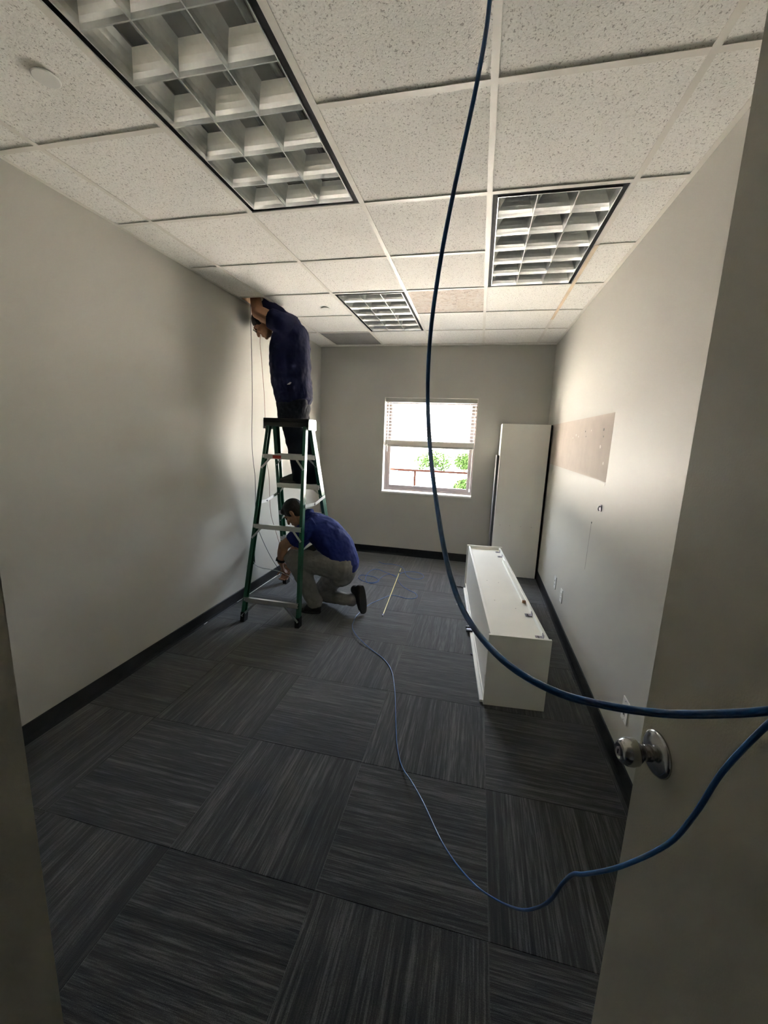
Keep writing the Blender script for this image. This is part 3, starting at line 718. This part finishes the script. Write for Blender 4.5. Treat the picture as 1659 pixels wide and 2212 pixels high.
for k, s in (('L', 1), ('R', -1)):
    a, b = on_rail('N' + k, .985), on_rail('F' + k, 1.0); o_ = V((-s * .012, 0, 0)); mid = a.lerp(b, .45) + V((0, 0, -.018))
    MB().bar(a + o_ + V((0, 0, .0)), mid + o_, .004, .028).build('spreader', 'aluminium', ld)
    MB().bar(mid + o_ + V((-s * .004, 0, 0)), b + o_ + V((-s * .004, 0, .012)), .004, .028).build('spreader', 'aluminium', ld)
    MB().cyl(mid + o_ + V((-.008, 0, 0)), mid + o_ + V((.008, 0, 0)), .007, 10).build('spreader_pin', 'steel_bracket', ld)

# ================================================================== CABLES
def cable(name, pts, r, m, label, cat, sub=8, n=8):
    return tag(MB().tube(pts, r, n, sub).build(name, m, smooth=True), label, cat)
def c8(x, y): return (700 + x * 400 / 1659, 1160 + y * 400 / 1659)
CRAD = 0.0027
pts = [atd(1064, -420, .52), atd(1062, -200, .47), atd(1058, 0, .48), atd(1030, 180, .485), atd(985, 390, .50), atd(952, 560, .515), atd(930, 720, .54), atd(924, 850, .56), atd(930, 980, .52), atd(948, 1120, .455), atd(972, 1240, .41), atd(1010, 1335, .37), atd(1085, 1425, .325), atd(1190, 1490, .30), atd(1300, 1522, .285), atd(1430, 1541, .27), atd(1560, 1542, .255), atd(1680, 1533, .245)]
top = atd(1064, -420, .52)
pts = [V((top.x + .01, top.y - .10, 2.708)), V((top.x + .004, top.y - .03, (top.z + 2.7) / 2))] + pts[0:]
pts += [atd(1790, 1510, .25), atd(1840, 1490, .27), atd(1800, 1490, .30), atd(1720, 1520, .315)]
pts += [atd(1655, 1568, .36), atd(1560, 1668, .40), atd(1500, 1760, .43), atd(1440, 1825, .46), atd(1340, 1872, .49), atd(1265, 1888, .52), atd(1238, 1889, .54), atd(1214, 1910, .58), atd(1190, 1943, .64), atd(1160, 1961, .72), atd(1120, 1964, .82)]
fl_ = lambda x, y, z=CRAD + .0005: atz(x, y, z)
pts += [fl_(1075, 1945, .30), fl_(1030, 1915, .25), fl_(985, 1865, .17), fl_(950, 1810, .10), fl_(915, 1735, .05), fl_(890, 1690, .022), fl_(868, 1655, .006), fl_(858, 1612), fl_(855, 1560), fl_(853, 1495), fl_(846, 1450), fl_(830, 1425), fl_(805, 1405), fl_(785, 1388, .012), fl_(768, 1370, .014), fl_(761, 1354, .008), fl_(765, 1340), fl_(772, 1328, .002)]
pts += [fl_(*c8(x, y)) for x, y in ((405, 605), (480, 570), (560, 535), (620, 522), (680, 535), (740, 550), (805, 551), (835, 532), (815, 502), (760, 475), (700, 437), (660, 385), (637, 347))]
pts += [fl_(*c8(x, y), .010) for x, y in ((590, 330), (540, 312), (490, 291), (440, 292))]
pts += [fl_(*c8(x, y)) for x, y in ((395, 320), (372, 365), (385, 402), (430, 416), (480, 404), (490, 385), (450, 358), (385, 345), (330, 342), (310, 360), (335, 388), (400, 408))]
pts += [fl_(*c8(x, y), .009) for x, y in ((470, 398), (530, 350), (590, 332), (640, 352), (700, 320))]
pts += [fl_(*c8(x, y)) for x, y in ((770, 310), (840, 318), (886, 340), (888, 365), (830, 377), (770, 365), (733, 335))]
pts += [fl_(*c8(x, y), .012) for x, y in ((720, 300), (695, 267))]
pts += [fl_(*c8(x, y)) for x, y in ((620, 245), (540, 240), (490, 222))]
cable('network_cable', pts, CRAD, 'blue_cable', 'long blue network cable looping from overhead in front across the carpet to a coil', 'cable', 6, 10)
# push rod lying on the carpet
rod = thing('push_rod', 'thin pale yellow push rod lying on the carpet across cable loops', 'rod', (-0.733, 1.89, 0))
MB().cyl(atz(866, 1228, .018), atz(828, 1326, .006), .0045, 8).build('rod_shaft', 'yellow_rod', rod, smooth=False)
MB().cyl(atz(828, 1326, .006), atz(826, 1330, .006), .006, 8).build('rod_tip', 'steel_bracket', rod)
MB().cyl(atz(862, 1238.5, .018), atz(863, 1235.5, .018), .0055, 8).build('joint_ferrule', 'black_plastic', rod)
# wires hanging from the open bay
hx = -2.035
w1 = [(hx, 1.40, 2.98), (hx, 1.392, 2.82)] + [atx(x, y, hx) for x, y in ((541, 665), (543, 740), (545, 850), (544, 940), (546, 985), (551, 1030), (552, 1065), (552, 1100))]
w1 += [atx(554, 1125, -2.01), atx(559, 1146, -1.97), at(571, 1175, 1.24), at(588, 1208, 1.20), at(607, 1236, 1.17), at(616, 1243, 1.165)]
cable('hanging_wire', w1, .0026, 'dark_wire', 'dark purple wire hanging from the open ceiling bay, nearest the wall', 'wire')
hx2 = -1.995
w2 = [(-2.0, 1.46, 2.97), (-1.998, 1.455, 2.80)] + [atx(x, y, hx2) for x, y in ((562, 700), (562, 728), (562, 745), (565, 777), (567, 804), (571, 858), (574, 936), (577, 1001), (580, 1018), (582, 1044), (583, 1082), (586, 1114))]
w2 += [atx(595, 1145, -1.96), atx(605, 1180, -1.9), at(612, 1215, 1.30), at(617, 1240, 1.20)]
cable('hanging_wire', w2, .0022, 'red_wire', 'thin brownish wire hanging from the ceiling bay, nearer the ladder', 'wire')
p = atx(547, 1210, LW + .01)
w3 = [p] + [at(480 + x * .217, 980 + y * .217, yy) for x, y, yy in ((335, 1112, 1.26), (400, 1140, 1.21), (480, 1152, 1.18), (560, 1170, 1.16), (630, 1198, 1.12), (675, 1225, 1.10), (698, 1250, 1.09), (703, 1275, 1.09))]
cable('data_cable', w3, .0027, 'white_cable', 'white cable running from the wall box to the kneeling worker', 'cable')
w4 = [atz(x, y, .006) for x, y in ((440, 1349), (480, 1321), (530, 1289), (570, 1262), (604, 1240))]
cable('floor_cable', w4, .005, 'white_cable', 'white cable lying along the foot of the left wall', 'cable')

# ================================================================== PEOPLE
def frame_m(f, u):
    """head frame: local x = side, y = forward, z = up"""
    f = V(f).normalized(); u = V(u); u = (u - f * u.dot(f)).normalized(); s = f.cross(u)
    return Matrix((s, f, u)).transposed()
def head_prims(mb, c, M):
    c = V(c); P = lambda x, y, z: c + M @ V((x, y, z))
    mb.ell(P(0, -.012, .028), (.076, .096, .092), M)                 # cranium
    mb.ell(P(0, .030, -.020), (.064, .064, .085), M)                 # face
    mb.ell(P(0, .040, -.082), (.045, .045, .034), M)                 # jaw
    mb.ell(P(0, .078, -.098), (.022, .017, .017), M)                 # chin
    mb.ell(P(0, .080, .028), (.050, .018, .014), M)                  # brow
    mb.loft([(P(0, .090, .016), .009, .009), (P(0, .106, -.012), .012, .012), (P(0, .114, -.030), .016, .013)], M @ V((1, 0, 0)), 10, 3)   # nose
    mb.ell(P(0, .090, -.059), (.024, .010, .006), M); mb.ell(P(0, .087, -.071), (.021, .010, .006), M)   # lips
    for s in (-1, 1):
        mb.ell(P(s * .048, .070, -.022), (.020, .020, .018), M)      # cheek
        R = M @ Matrix.Rotation(s * 0.35, 3, 'Z')
        mb.ell(P(s * .080, -.008, -.004), (.010, .020, .033), R)     # ear
        mb.ell(P(s * .084, -.014, .006), (.008, .014, .022), R)
def hair_prims(mb, c, M, fringe=True):
    c = V(c); P = lambda x, y, z: c + M @ V((x, y, z))
    mb.ell(P(0, -.018, .040), (.083, .100, .094), M)
    mb.ell(P(0, -.048, -.005), (.078, .068, .085), M)
    if fringe: mb.ell(P(0, .052, .078), (.062, .042, .034), M)
    for s in (-1, 1): mb.ell(P(s * .068, .012, .020), (.016, .030, .036), M)
def hand_prims(mb, wrist, d, nrm, thumb, curl=0.5, sc=1.0):
    """palm, four unequal bent fingers and a thumb leaving the side of the palm"""
    w, d = V(wrist), V(d).normalized(); n = V(nrm); n = (n - d * n.dot(d)).normalized(); s = d.cross(n).normalized()
    if s.dot(V(thumb)) < 0: s = -s
    mb.loft([(w - d * .02, .026 * sc, .020 * sc), (w + d * .02 * sc, .032 * sc, .018 * sc), (w + d * .055 * sc, .041 * sc, .015 * sc), (w + d * .088 * sc, .040 * sc, .011 * sc)], s, 14, 3)
    for i, (o, ln) in enumerate(((.030, .072), (.0105, .080), (-.0095, .075), (-.0290, .058))):
        p = w + d * .080 * sc + s * o * sc; q = [p]; a = curl * .45
        for k, fr in enumerate((.45, .30, .25)):
            p = p + (d * math.cos(a) + n * math.sin(a)) * ln * fr * sc + s * (o * .06); q.append(p); a += curl * .75
        mb.loft([(q[0], .0092 * sc, .0092 * sc), (q[1], .0088 * sc, .0088 * sc), (q[2], .0080 * sc, .0080 * sc), (q[3], .0066 * sc, .0066 * sc)], s, 8, 2)
    b = w + d * .022 * sc + s * .024 * sc
    m1 = b + (s * .75 + d * .6 + n * .25).normalized() * .042 * sc; m2 = m1 + (d * .85 + s * .15 + n * .45).normalized() * .032 * sc; m3 = m2 + (d * .8 + n * .6).normalized() * .024 * sc
    mb.loft([(b, .014 * sc, .014 * sc), (m1, .0115 * sc, .0115 * sc), (m2, .0100 * sc, .0100 * sc), (m3, .0078 * sc, .0078 * sc)], n, 8, 2)
YV = V((0, 1, 0)); XV = V((1, 0, 0)); ZV = V((0, 0, 1))
def shoe(name, heel, toe, up, parent, sole_m='black_rubber'):
    heel, toe, up = V(heel), V(toe), V(up).normalized(); d = (toe - heel).normalized(); up = (up - d * up.dot(d)).normalized(); s = d.cross(up)
    L_ = (toe - heel).length
    mb = MB()
    mb.loft([(heel + d * .030 + up * .040, .034, .036), (heel + d * .09 + up * .050, .037, .050), (heel + d * (L_ * .48) + up * .044, .042, .043), (heel + d * (L_ * .7) + up * .032, .044, .030), (heel + d * (L_ - .045) + up * .025, .043, .021)], s, 16, 4)
    mb.loft([(heel + d * .055 + up * .05, .040, .036), (heel + d * .050 + up * .105, .040, .044)], up.cross(d), 14, 3)
    sh = mb.remesh(name, 'black_rubber', parent, .006, 4)
    so = MB(); n = 22; top = []; 
    prof = []
    for i in range(n):
        t = 2 * PI * i / n; y = (1 - math.cos(t)) / 2; w = (.036 + .012 * math.sin(min(1, y * 1.15) * PI) + .004 * y) * math.sin(t) ** 1 if True else 0
        w = math.copysign((abs(math.sin(t)) ** .6) * (.036 + .011 * y), math.sin(t)); prof.append((w, y * L_))
    so.sweep(prof, heel, heel + up * .022, s, d); so.build('sole', sole_m, sh, bevel=.003)
    return sh

# ---- the worker on the ladder: stands sideways on the far steps, face to the left wall
ym = 1.43
m1 = thing('person', 'person in dark navy shirt and dark trousers standing on the ladder, arms in ceiling', 'person', (-1.63, 1.44, 1.12), 0)
fd, ud = V((-.62, -.10, -.78)), V((-.76, -.03, .62))
hc = at(570, 699, 1.42); HM = frame_m(fd, ud)
body = MB()
head_prims(body, hc, HM)
nb = at(613, 700, 1.43)
body.loft([(nb, .066, .066), (nb.lerp(hc, .5) + V((.01, 0, .0)), .056, .058), (hc + HM @ V((0, -.02, -.04)), .055, .055)], YV, 14, 3)
body.loft([(at(634, 872, ym), .155, .14), (at(629, 800, ym), .17, .155), (at(626, 740, ym), .16, .13), (at(618, 708, ym), .10, .07)], YV, 20, 4)
shN, elN = at(614, 704, 1.30), at(557, 674, 1.24)
wrN = V((-2.000, 1.36, 2.83))
body.loft([(shN, .045, .045), (shN.lerp(elN, .6), .056, .062), (elN, .052, .058)], YV, 14, 4)
body.loft([(elN, .050, .055), (elN.lerp(wrN, .45), .046, .050), (wrN, .028, .030)], YV, 14, 4)
hand_prims(body, wrN, (-.10, .35, .93), (-.5, .8, -.3), (1, 0, 0), .7)
shF, elF, wrF = at(624, 700, 1.57), at(593, 671, 1.42), at(561, 651, 1.335)
body.loft([(shF.lerp(elF, .3), .045, .045), (elF, .042, .044)], YV, 14, 4)
body.loft([(elF, .043, .045), (elF.lerp(wrF, .5), .038, .04), (wrF, .028, .030)], YV, 14, 4)
hand_prims(body, wrF, (-.35, -.05, .9), (-.8, .2, -.2), (0, -1, 0), .6)
hipN, hipF = at(636, 866, 1.37), at(640, 866, 1.51)
knN, anN = V((-1.665, 1.445, 1.555)), V((-1.610, 1.440, 1.215))
knF, anF = V((-1.600, 1.520, 1.555)), V((-1.500, 1.470, 1.215))
for h_, k_, a_ in ((hipN, knN, anN), (hipF, knF, anF)):
    body.loft([(h_, .085, .095), (k_, .055, .06), (k_.lerp(a_, .35), .055, .06), (a_, .038, .042), (a_ + V((-.03, 0, -.06)), .035, .045)], YV, 14, 4)
b1 = body.remesh('body', 'skin', m1, .0055, 3)
sh = MB()
sh.loft([(at(635, 853, ym), .182, .174), (at(633, 840, ym), .188, .177), (at(629, 815, ym), .196, .180), (at(627, 785, ym), .198, .182), (at(627, 755, ym), .202, .178), (at(628, 728, ym), .205, .158), (at(623, 707, ym), .170, .115)], YV, 26, 5)
sh.loft([(at(630, 712, 1.30), .095, .095), (at(605, 697, 1.26), .088, .092), (at(583, 687, 1.25), .076, .082)], YV, 18, 4, cap=False)
sh.loft([(at(632, 704, 1.53), .090, .090), (shF.lerp(elF, .5), .070, .072), (elF, .058, .060), (elF.lerp(wrF, .55), .050, .052), (elF.lerp(wrF, .90), .046, .046)], YV, 18, 4, cap=False)
sh.loft([(at(622, 705, ym), .10, .09), (at(609, 702, ym), .072, .072)], YV, 16, 3)
sh1 = sh.remesh('shirt', 'navy_cotton', m1, .007, 5, folds=.022, fscale=.09)
pa = MB()
pa.loft([(at(635, 858, ym), .150, .150), (at(634, 876, ym), .162, .156), (at(633, 897, ym), .15, .140)], YV, 22, 4)
for h_, k_, a_, q in ((hipN, knN, anN, 0), (hipF, knF, anF, .01)):
    mid = h_.lerp(k_, .5) + V((-.012, 0, 0))
    pa.loft([(h_, .100, .125), (mid, .090, .108), (k_, .074, .084), (k_.lerp(a_, .45) + V((.012, 0, 0)), .066, .080), (a_ + V((.004, 0, -.01)), .060, .068), (a_ + V((0, 0, -.055)), .060, .070)], YV, 18, 5, cap=True)
pa.remesh('trousers', 'dark_denim', m1, .008, 5, folds=.016, fscale=.07)
shoe('shoe', (-1.545, 1.435, 1.1225), (-1.815, 1.415, 1.1225), (0, 0, 1), m1)
shoe('shoe', (-1.425, 1.462, 1.1225), (-1.690, 1.530, 1.1225), (0, 0, 1), m1)
hr = MB(); hair_prims(hr, hc, HM, False); hr.remesh('hair', 'hair', m1, .006, 3)
for s in (-1, 1):
    MB().ell(hc + HM @ V((s * .031, .085, .010)), (.010, .008, .007), HM, 12, 8).build('eye', 'eye_dark', m1, smooth=True)
gl = MB()
for s in (-1, 1):
    ring = [hc + HM @ V((s * .034 + .022 * math.cos(t), .102 + .002 * math.cos(t) * s, .006 + .017 * math.sin(t))) for t in [2 * PI * i / 16 for i in range(17)]]
    gl.tube(ring, .0022, 6, 1)
    gl.tube([hc + HM @ V((s * .056, .100, .010)), hc + HM @ V((s * .078, .055, .012)), hc + HM @ V((s * .084, .000, .010))], .002, 6, 3)
gl.tube([hc + HM @ V((-.012, .104, .010)), hc + HM @ V((0, .108, .013)), hc + HM @ V((.012, .104, .010))], .002, 6, 2)
gl.build('glasses', 'black_plastic', m1)
MB().loft([(wrF.lerp(elF, .16), .036, .036), (wrF, .035, .036), (wrF + V((-.012, -.005, .035)), .040, .034)], YV, 14, 3).build('glove_cuff', 'glove_white', m1, smooth=True)
q = at(624, 829, 1.245)
MB().sweep([(-.022, -.008), (.006, -.004), (.020, .012), (.010, .016), (-.004, .004)], q + V((0, .0, 0)), q + V((0, .016, 0)), XV, ZV).build('paper_tag', 'glove_white', m1)

# ---- the kneeling worker
m2 = thing('person', 'person in blue shirt and grey trousers kneeling behind the ladder', 'person', (-1.2, 1.2, 0), 0)
yb = 1.26
h2 = at(636, 1108, 1.25); HM2 = frame_m((-.66, -.06, -.75), (-.70, 0, .70))
body = MB(); head_prims(body, h2, HM2)
n2 = at(664, 1121, 1.26)
body.loft([(n2, .068, .068), (n2.lerp(h2, .5), .058, .060), (h2 + HM2 @ V((0, -.02, -.03)), .056, .056)], YV, 14, 3)
tor = [(742, 1212), (728, 1184), (713, 1162), (696, 1145), (679, 1131)]
body.loft([(at(*tor[0], yb), .15, .11), (at(*tor[1], yb), .16, .125), (at(*tor[2], yb), .165, .13), (at(*tor[3], yb), .155, .115), (at(*tor[4], yb), .11, .07)], YV, 20, 4)
sN, eN, wN = at(668, 1142, 1.10), at(613, 1178, 1.07), at(606, 1214, 1.10)
body.loft([(sN.lerp(eN, .25) + V((0, .03, 0)), .044, .044), (sN.lerp(eN, .6), .050, .053), (eN, .045, .046)], YV, 14, 4)
body.loft([(eN, .045, .046), (eN.lerp(wN, .4), .043, .046), (wN, .027, .031)], YV, 14, 4)
hand_prims(body, wN, at(617, 1243, 1.13) - wN, (.75, .35, -.2), (0, 1, .2), .75)
sF, eF, wF = at(668, 1140, 1.43), at(632, 1195, 1.37), at(622, 1226, 1.25)
body.loft([(sF.lerp(eF, .4), .045, .045), (eF, .045, .045)], YV, 14, 4)
body.loft([(eF, .044, .044), (wF, .028, .030)], YV, 14, 4)
hand_prims(body, wF, at(616, 1245, 1.20) - wF, (0, -.8, -.5), (0, 0, 1), .7)
hN, kN, aN = at(738, 1226, 1.17), at(633, 1206, 1.10), V((-1.295, 1.092, .095))
hF, kF, aF = at(736, 1228, 1.36), V((-1.345, 1.33, .072)), V((-.955, 1.20, .115))
for h_, k_, a_ in ((hN, kN, aN), (hF, kF, aF)):
    body.loft([(h_, .085, .09), (k_, .056, .058)], YV, 14, 4); body.loft([(k_, .054, .056), (k_.lerp(a_, .35), .052, .056), (a_, .036, .040)], YV, 14, 4)
b2 = body.remesh('body', 'skin', m2, .0055, 3)
sh = MB()
sh.loft([(at(745, 1216, yb), .168, .128), (at(731, 1186, yb), .182, .146), (at(714, 1164, yb), .190, .150), (at(697, 1146, yb), .196, .142), (at(680, 1132, yb), .180, .110), (at(668, 1124, yb), .10, .085)], YV, 26, 5)
sh.loft([(at(680, 1136, 1.16), .085, .085), (at(655, 1150, 1.10), .076, .078), (at(629, 1168, 1.08), .064, .066)], YV, 18, 4, cap=False)
sh.loft([(at(680, 1134, 1.36), .085, .085), (sF.lerp(eF, .5), .072, .074), (sF.lerp(eF, .75), .064, .066)], YV, 18, 4, cap=False)
sh2 = sh.remesh('shirt', 'blue_cotton', m2, .007, 5, folds=.022, fscale=.09)
co = MB(); co.loft([(at(671, 1117, yb), .080, .078), (at(661, 1115, yb), .070, .068)], YV, 18, 2, cap=False); co.build('collar', 'blue_cotton', sh2, smooth=True)
pa = MB()
pa.loft([(at(743, 1220, yb), .150, .105), (at(742, 1230, yb), .164, .128), (at(738, 1241, yb), .155, .112)], YV, 22, 4)
pa.loft([(hN, .108, .120), (hN.lerp(kN, .5) + V((0, 0, -.005)), .096, .108), (kN, .080, .086)], YV, 18, 5)
pa.loft([(kN + V((0, 0, .005)), .079, .084), (kN.lerp(aN, .4) + V((.02, 0, 0)), .072, .082), (kN.lerp(aN, .85), .064, .072), (aN + V((0, 0, .005)), .066, .074)], YV, 18, 5)
pa.loft([(hF, .105, .115), (hF.lerp(kF, .5), .090, .10), (kF + V((0, 0, .012)), .074, .076)], YV, 18, 5)
pa.loft([(kF + V((0, 0, .008)), .070, .072), (kF.lerp(aF, .5), .062, .062), (aF + V((-.02, 0, 0)), .056, .056)], YV, 18, 5)
pa.remesh('trousers', 'grey_twill', m2, .008, 5, folds=.020, fscale=.07)
be = MB(); be.loft([(at(739.5, 1225.5, yb), .170, .126), (at(741, 1221.5, yb), .170, .127)], YV, 26, 2, cap=False); be.build('belt', 'belt_leather', m2, smooth=True)
shoe('shoe', V((-1.235, 1.085, .001)), V((-1.51, 1.075, .001)) + V((.115, 0, 0)) * 0 + V((.09, 0, 0)), (0, 0, 1), m2)
toe_ = V((-.868, 1.165, .012)); heel_ = V((-.925, 1.195, .268))
shoe('shoe', heel_ + V((.04, 0, 0)), toe_ + V((.02, 0, 0)), (-.84, .52, -.2), m2)
hr = MB(); hair_prims(hr, h2, HM2, True); hr.remesh('hair', 'hair', m2, .006, 3)
for s in (-1, 1):
    MB().ell(h2 + HM2 @ V((s * .031, .085, .010)), (.010, .008, .007), HM2, 12, 8).build('eye', 'eye_dark', m2, smooth=True)
wd = (wN - eN).normalized()
wt = MB().loft([(wN - wd * .034, .036, .040), (wN - wd * .010, .034, .038)], YV, 18, 2, cap=False).build('wristwatch', 'black_rubber', m2, smooth=True)
q = wN - wd * .022; n = (V((-1, -.25, 0)) - wd * V((-1, -.25, 0)).dot(wd)).normalized()
MB().lathe([(.030, .020), (.042, .020), (.044, .016)], q, n, 20).build('watch_case', 'black_plastic', wt)

# ================================================================== OUTSIDE
GZ = -4.0
g = tag(box_obj('parking_lot', 'asphalt', (-140, 140, D + 0.6, 320, GZ - .2, GZ)), 'pale sunlit parking lot outside the window', 'ground'); g['kind'] = 'structure'
rl = thing('railing', 'rust red metal railing outside behind the lower window sash', 'railing', (-.6, 4.6, 0))
pA, pB = at(840, 1013, 4.6), at(1018, 1024, 4.6)
rz_ = pA.z
MB().bar((-2.6, 4.6, rz_), (1.4, 4.6, rz_), .045, .030).build('top_bar', 'rail_rust', rl)
for px in (896,):
    x = at(px, 1030, 4.6).x
    for k in (-1, 0, 1): MB().box(x + k * 1.4 - .016, x + k * 1.4 + .016, 4.585, 4.615, -.15, rz_ - .014).build('post', 'rail_rust', rl)
MB().bar((-2.6, 4.6, .60), (1.4, 4.6, .60), .04, .030).build('lower_bar', 'rail_rust', rl)
bk = tag(box_obj('balcony_slab', 'asphalt', (-2.8, 1.6, D + .22, 4.75, -.35, -.15)), 'concrete balcony slab under the railing outside', 'balcony'); bk['kind'] = 'structure'
def car(x, y, rz, m, label):
    c = thing('car', label, 'car', (x, y, GZ), rz, 'parked cars outside')
    prof = [(-2.2, .35), (-2.25, .75), (-1.6, .92), (-.9, 1.0), (-.45, 1.42), (.9, 1.46), (1.55, 1.05), (2.2, .95), (2.25, .4)]
    MB().sweep(prof, (0, -.85, 0), (0, .85, 0), XV, ZV).build('body', m, c, local=True, bevel=.05)
    for s in (-1, 1):
        MB().sweep([(-.75, 1.03), (-.38, 1.36), (.82, 1.40), (1.30, 1.06)], (0, s * .852, 0), (0, s * .862, 0), XV, ZV).build('side_window', 'car_glass', c, local=True)
        for xx in (-1.35, 1.35): MB().cyl((xx, s * .70, .33), (xx, s * .88, .33), .33, 16).build('wheel', 'black_rubber', c, local=True)
    MB().sweep([(-.86, 1.04), (-.46, 1.40), (-.48, 1.42), (-.90, 1.05)], (0, -.72, 0), (0, .72, 0), XV, ZV).build('windscreen', 'car_glass', c, local=True)
    MB().sweep([(.93, 1.44), (1.50, 1.08), (1.54, 1.09), (.95, 1.47)], (0, -.72, 0), (0, .72, 0), XV, ZV).build('rear_window', 'car_glass', c, local=True)
for px, py, rz, m, lab in ((868, 1036, .1, 'car_silver', 'silver parked car left of the railing post seen through the window'), (925, 1032, .1, 'car_dark', 'dark parked car right of the railing post seen through the window'), (918, 1013, 1.5, 'car_silver', 'distant parked car below the tree seen through the window')):
    q = atz(px, py, GZ); car(q.x, q.y, rz, m, lab)
def tree(px, py_top, Y, h, w, label):
    c = at(px, py_top, Y); t = thing('tree', label, 'tree', (c.x, Y, GZ), 0, 'trees outside the window')
    top = c.z - GZ
    MB().tube([(0, 0, 0), (.1, 0, top * .4), (-.1, .1, top * .8)], .22, 8, 4).build('trunk', 'bark', t, local=True)
    for k in range(4):
        a = k * 1.7; MB().tube([(.05, 0, top * .45), (math.cos(a) * w * .25, math.sin(a) * w * .25, top * .7), (math.cos(a) * w * .42, math.sin(a) * w * .42, top * .85)], .07, 6, 3).build('branch', 'bark', t, local=True)
    lf = MB(); rr = random.Random(px)
    for i in range(2600):
        a, b_, q = rr.uniform(0, 2 * PI), rr.uniform(-1, 1), rr.random() ** .4
        r2 = math.sqrt(1 - b_ * b_); p = V((r2 * math.cos(a) * w * .5 * q, r2 * math.sin(a) * w * .5 * q, top - h * .5 + b_ * h * .5 * q))
        n = V((rr.uniform(-1, 1), rr.uniform(-1, 1), rr.uniform(-1, 1))).normalized(); u = n.orthogonal().normalized(); v = n.cross(u); s = rr.uniform(.10, .22)
        lf.add([p - u * s, p + v * s * .5, p + u * s, p - v * s * .5 + n * s * .2], [(0, 1, 2), (0, 2, 3)])
    o = lf.build('foliage', 'leaf', t, local=True); o['kind'] = 'stuff'
tree(938, 972, 60, 3.6, 6.0, 'green leafy tree behind the parked cars, centre of the window')
tree(1006, 978, 70, 3.0, 4.0, 'smaller green tree at the right edge of the window')
tree(1004, 1035, 38, 2.4, 2.2, 'low green shrub at the lower right of the window')
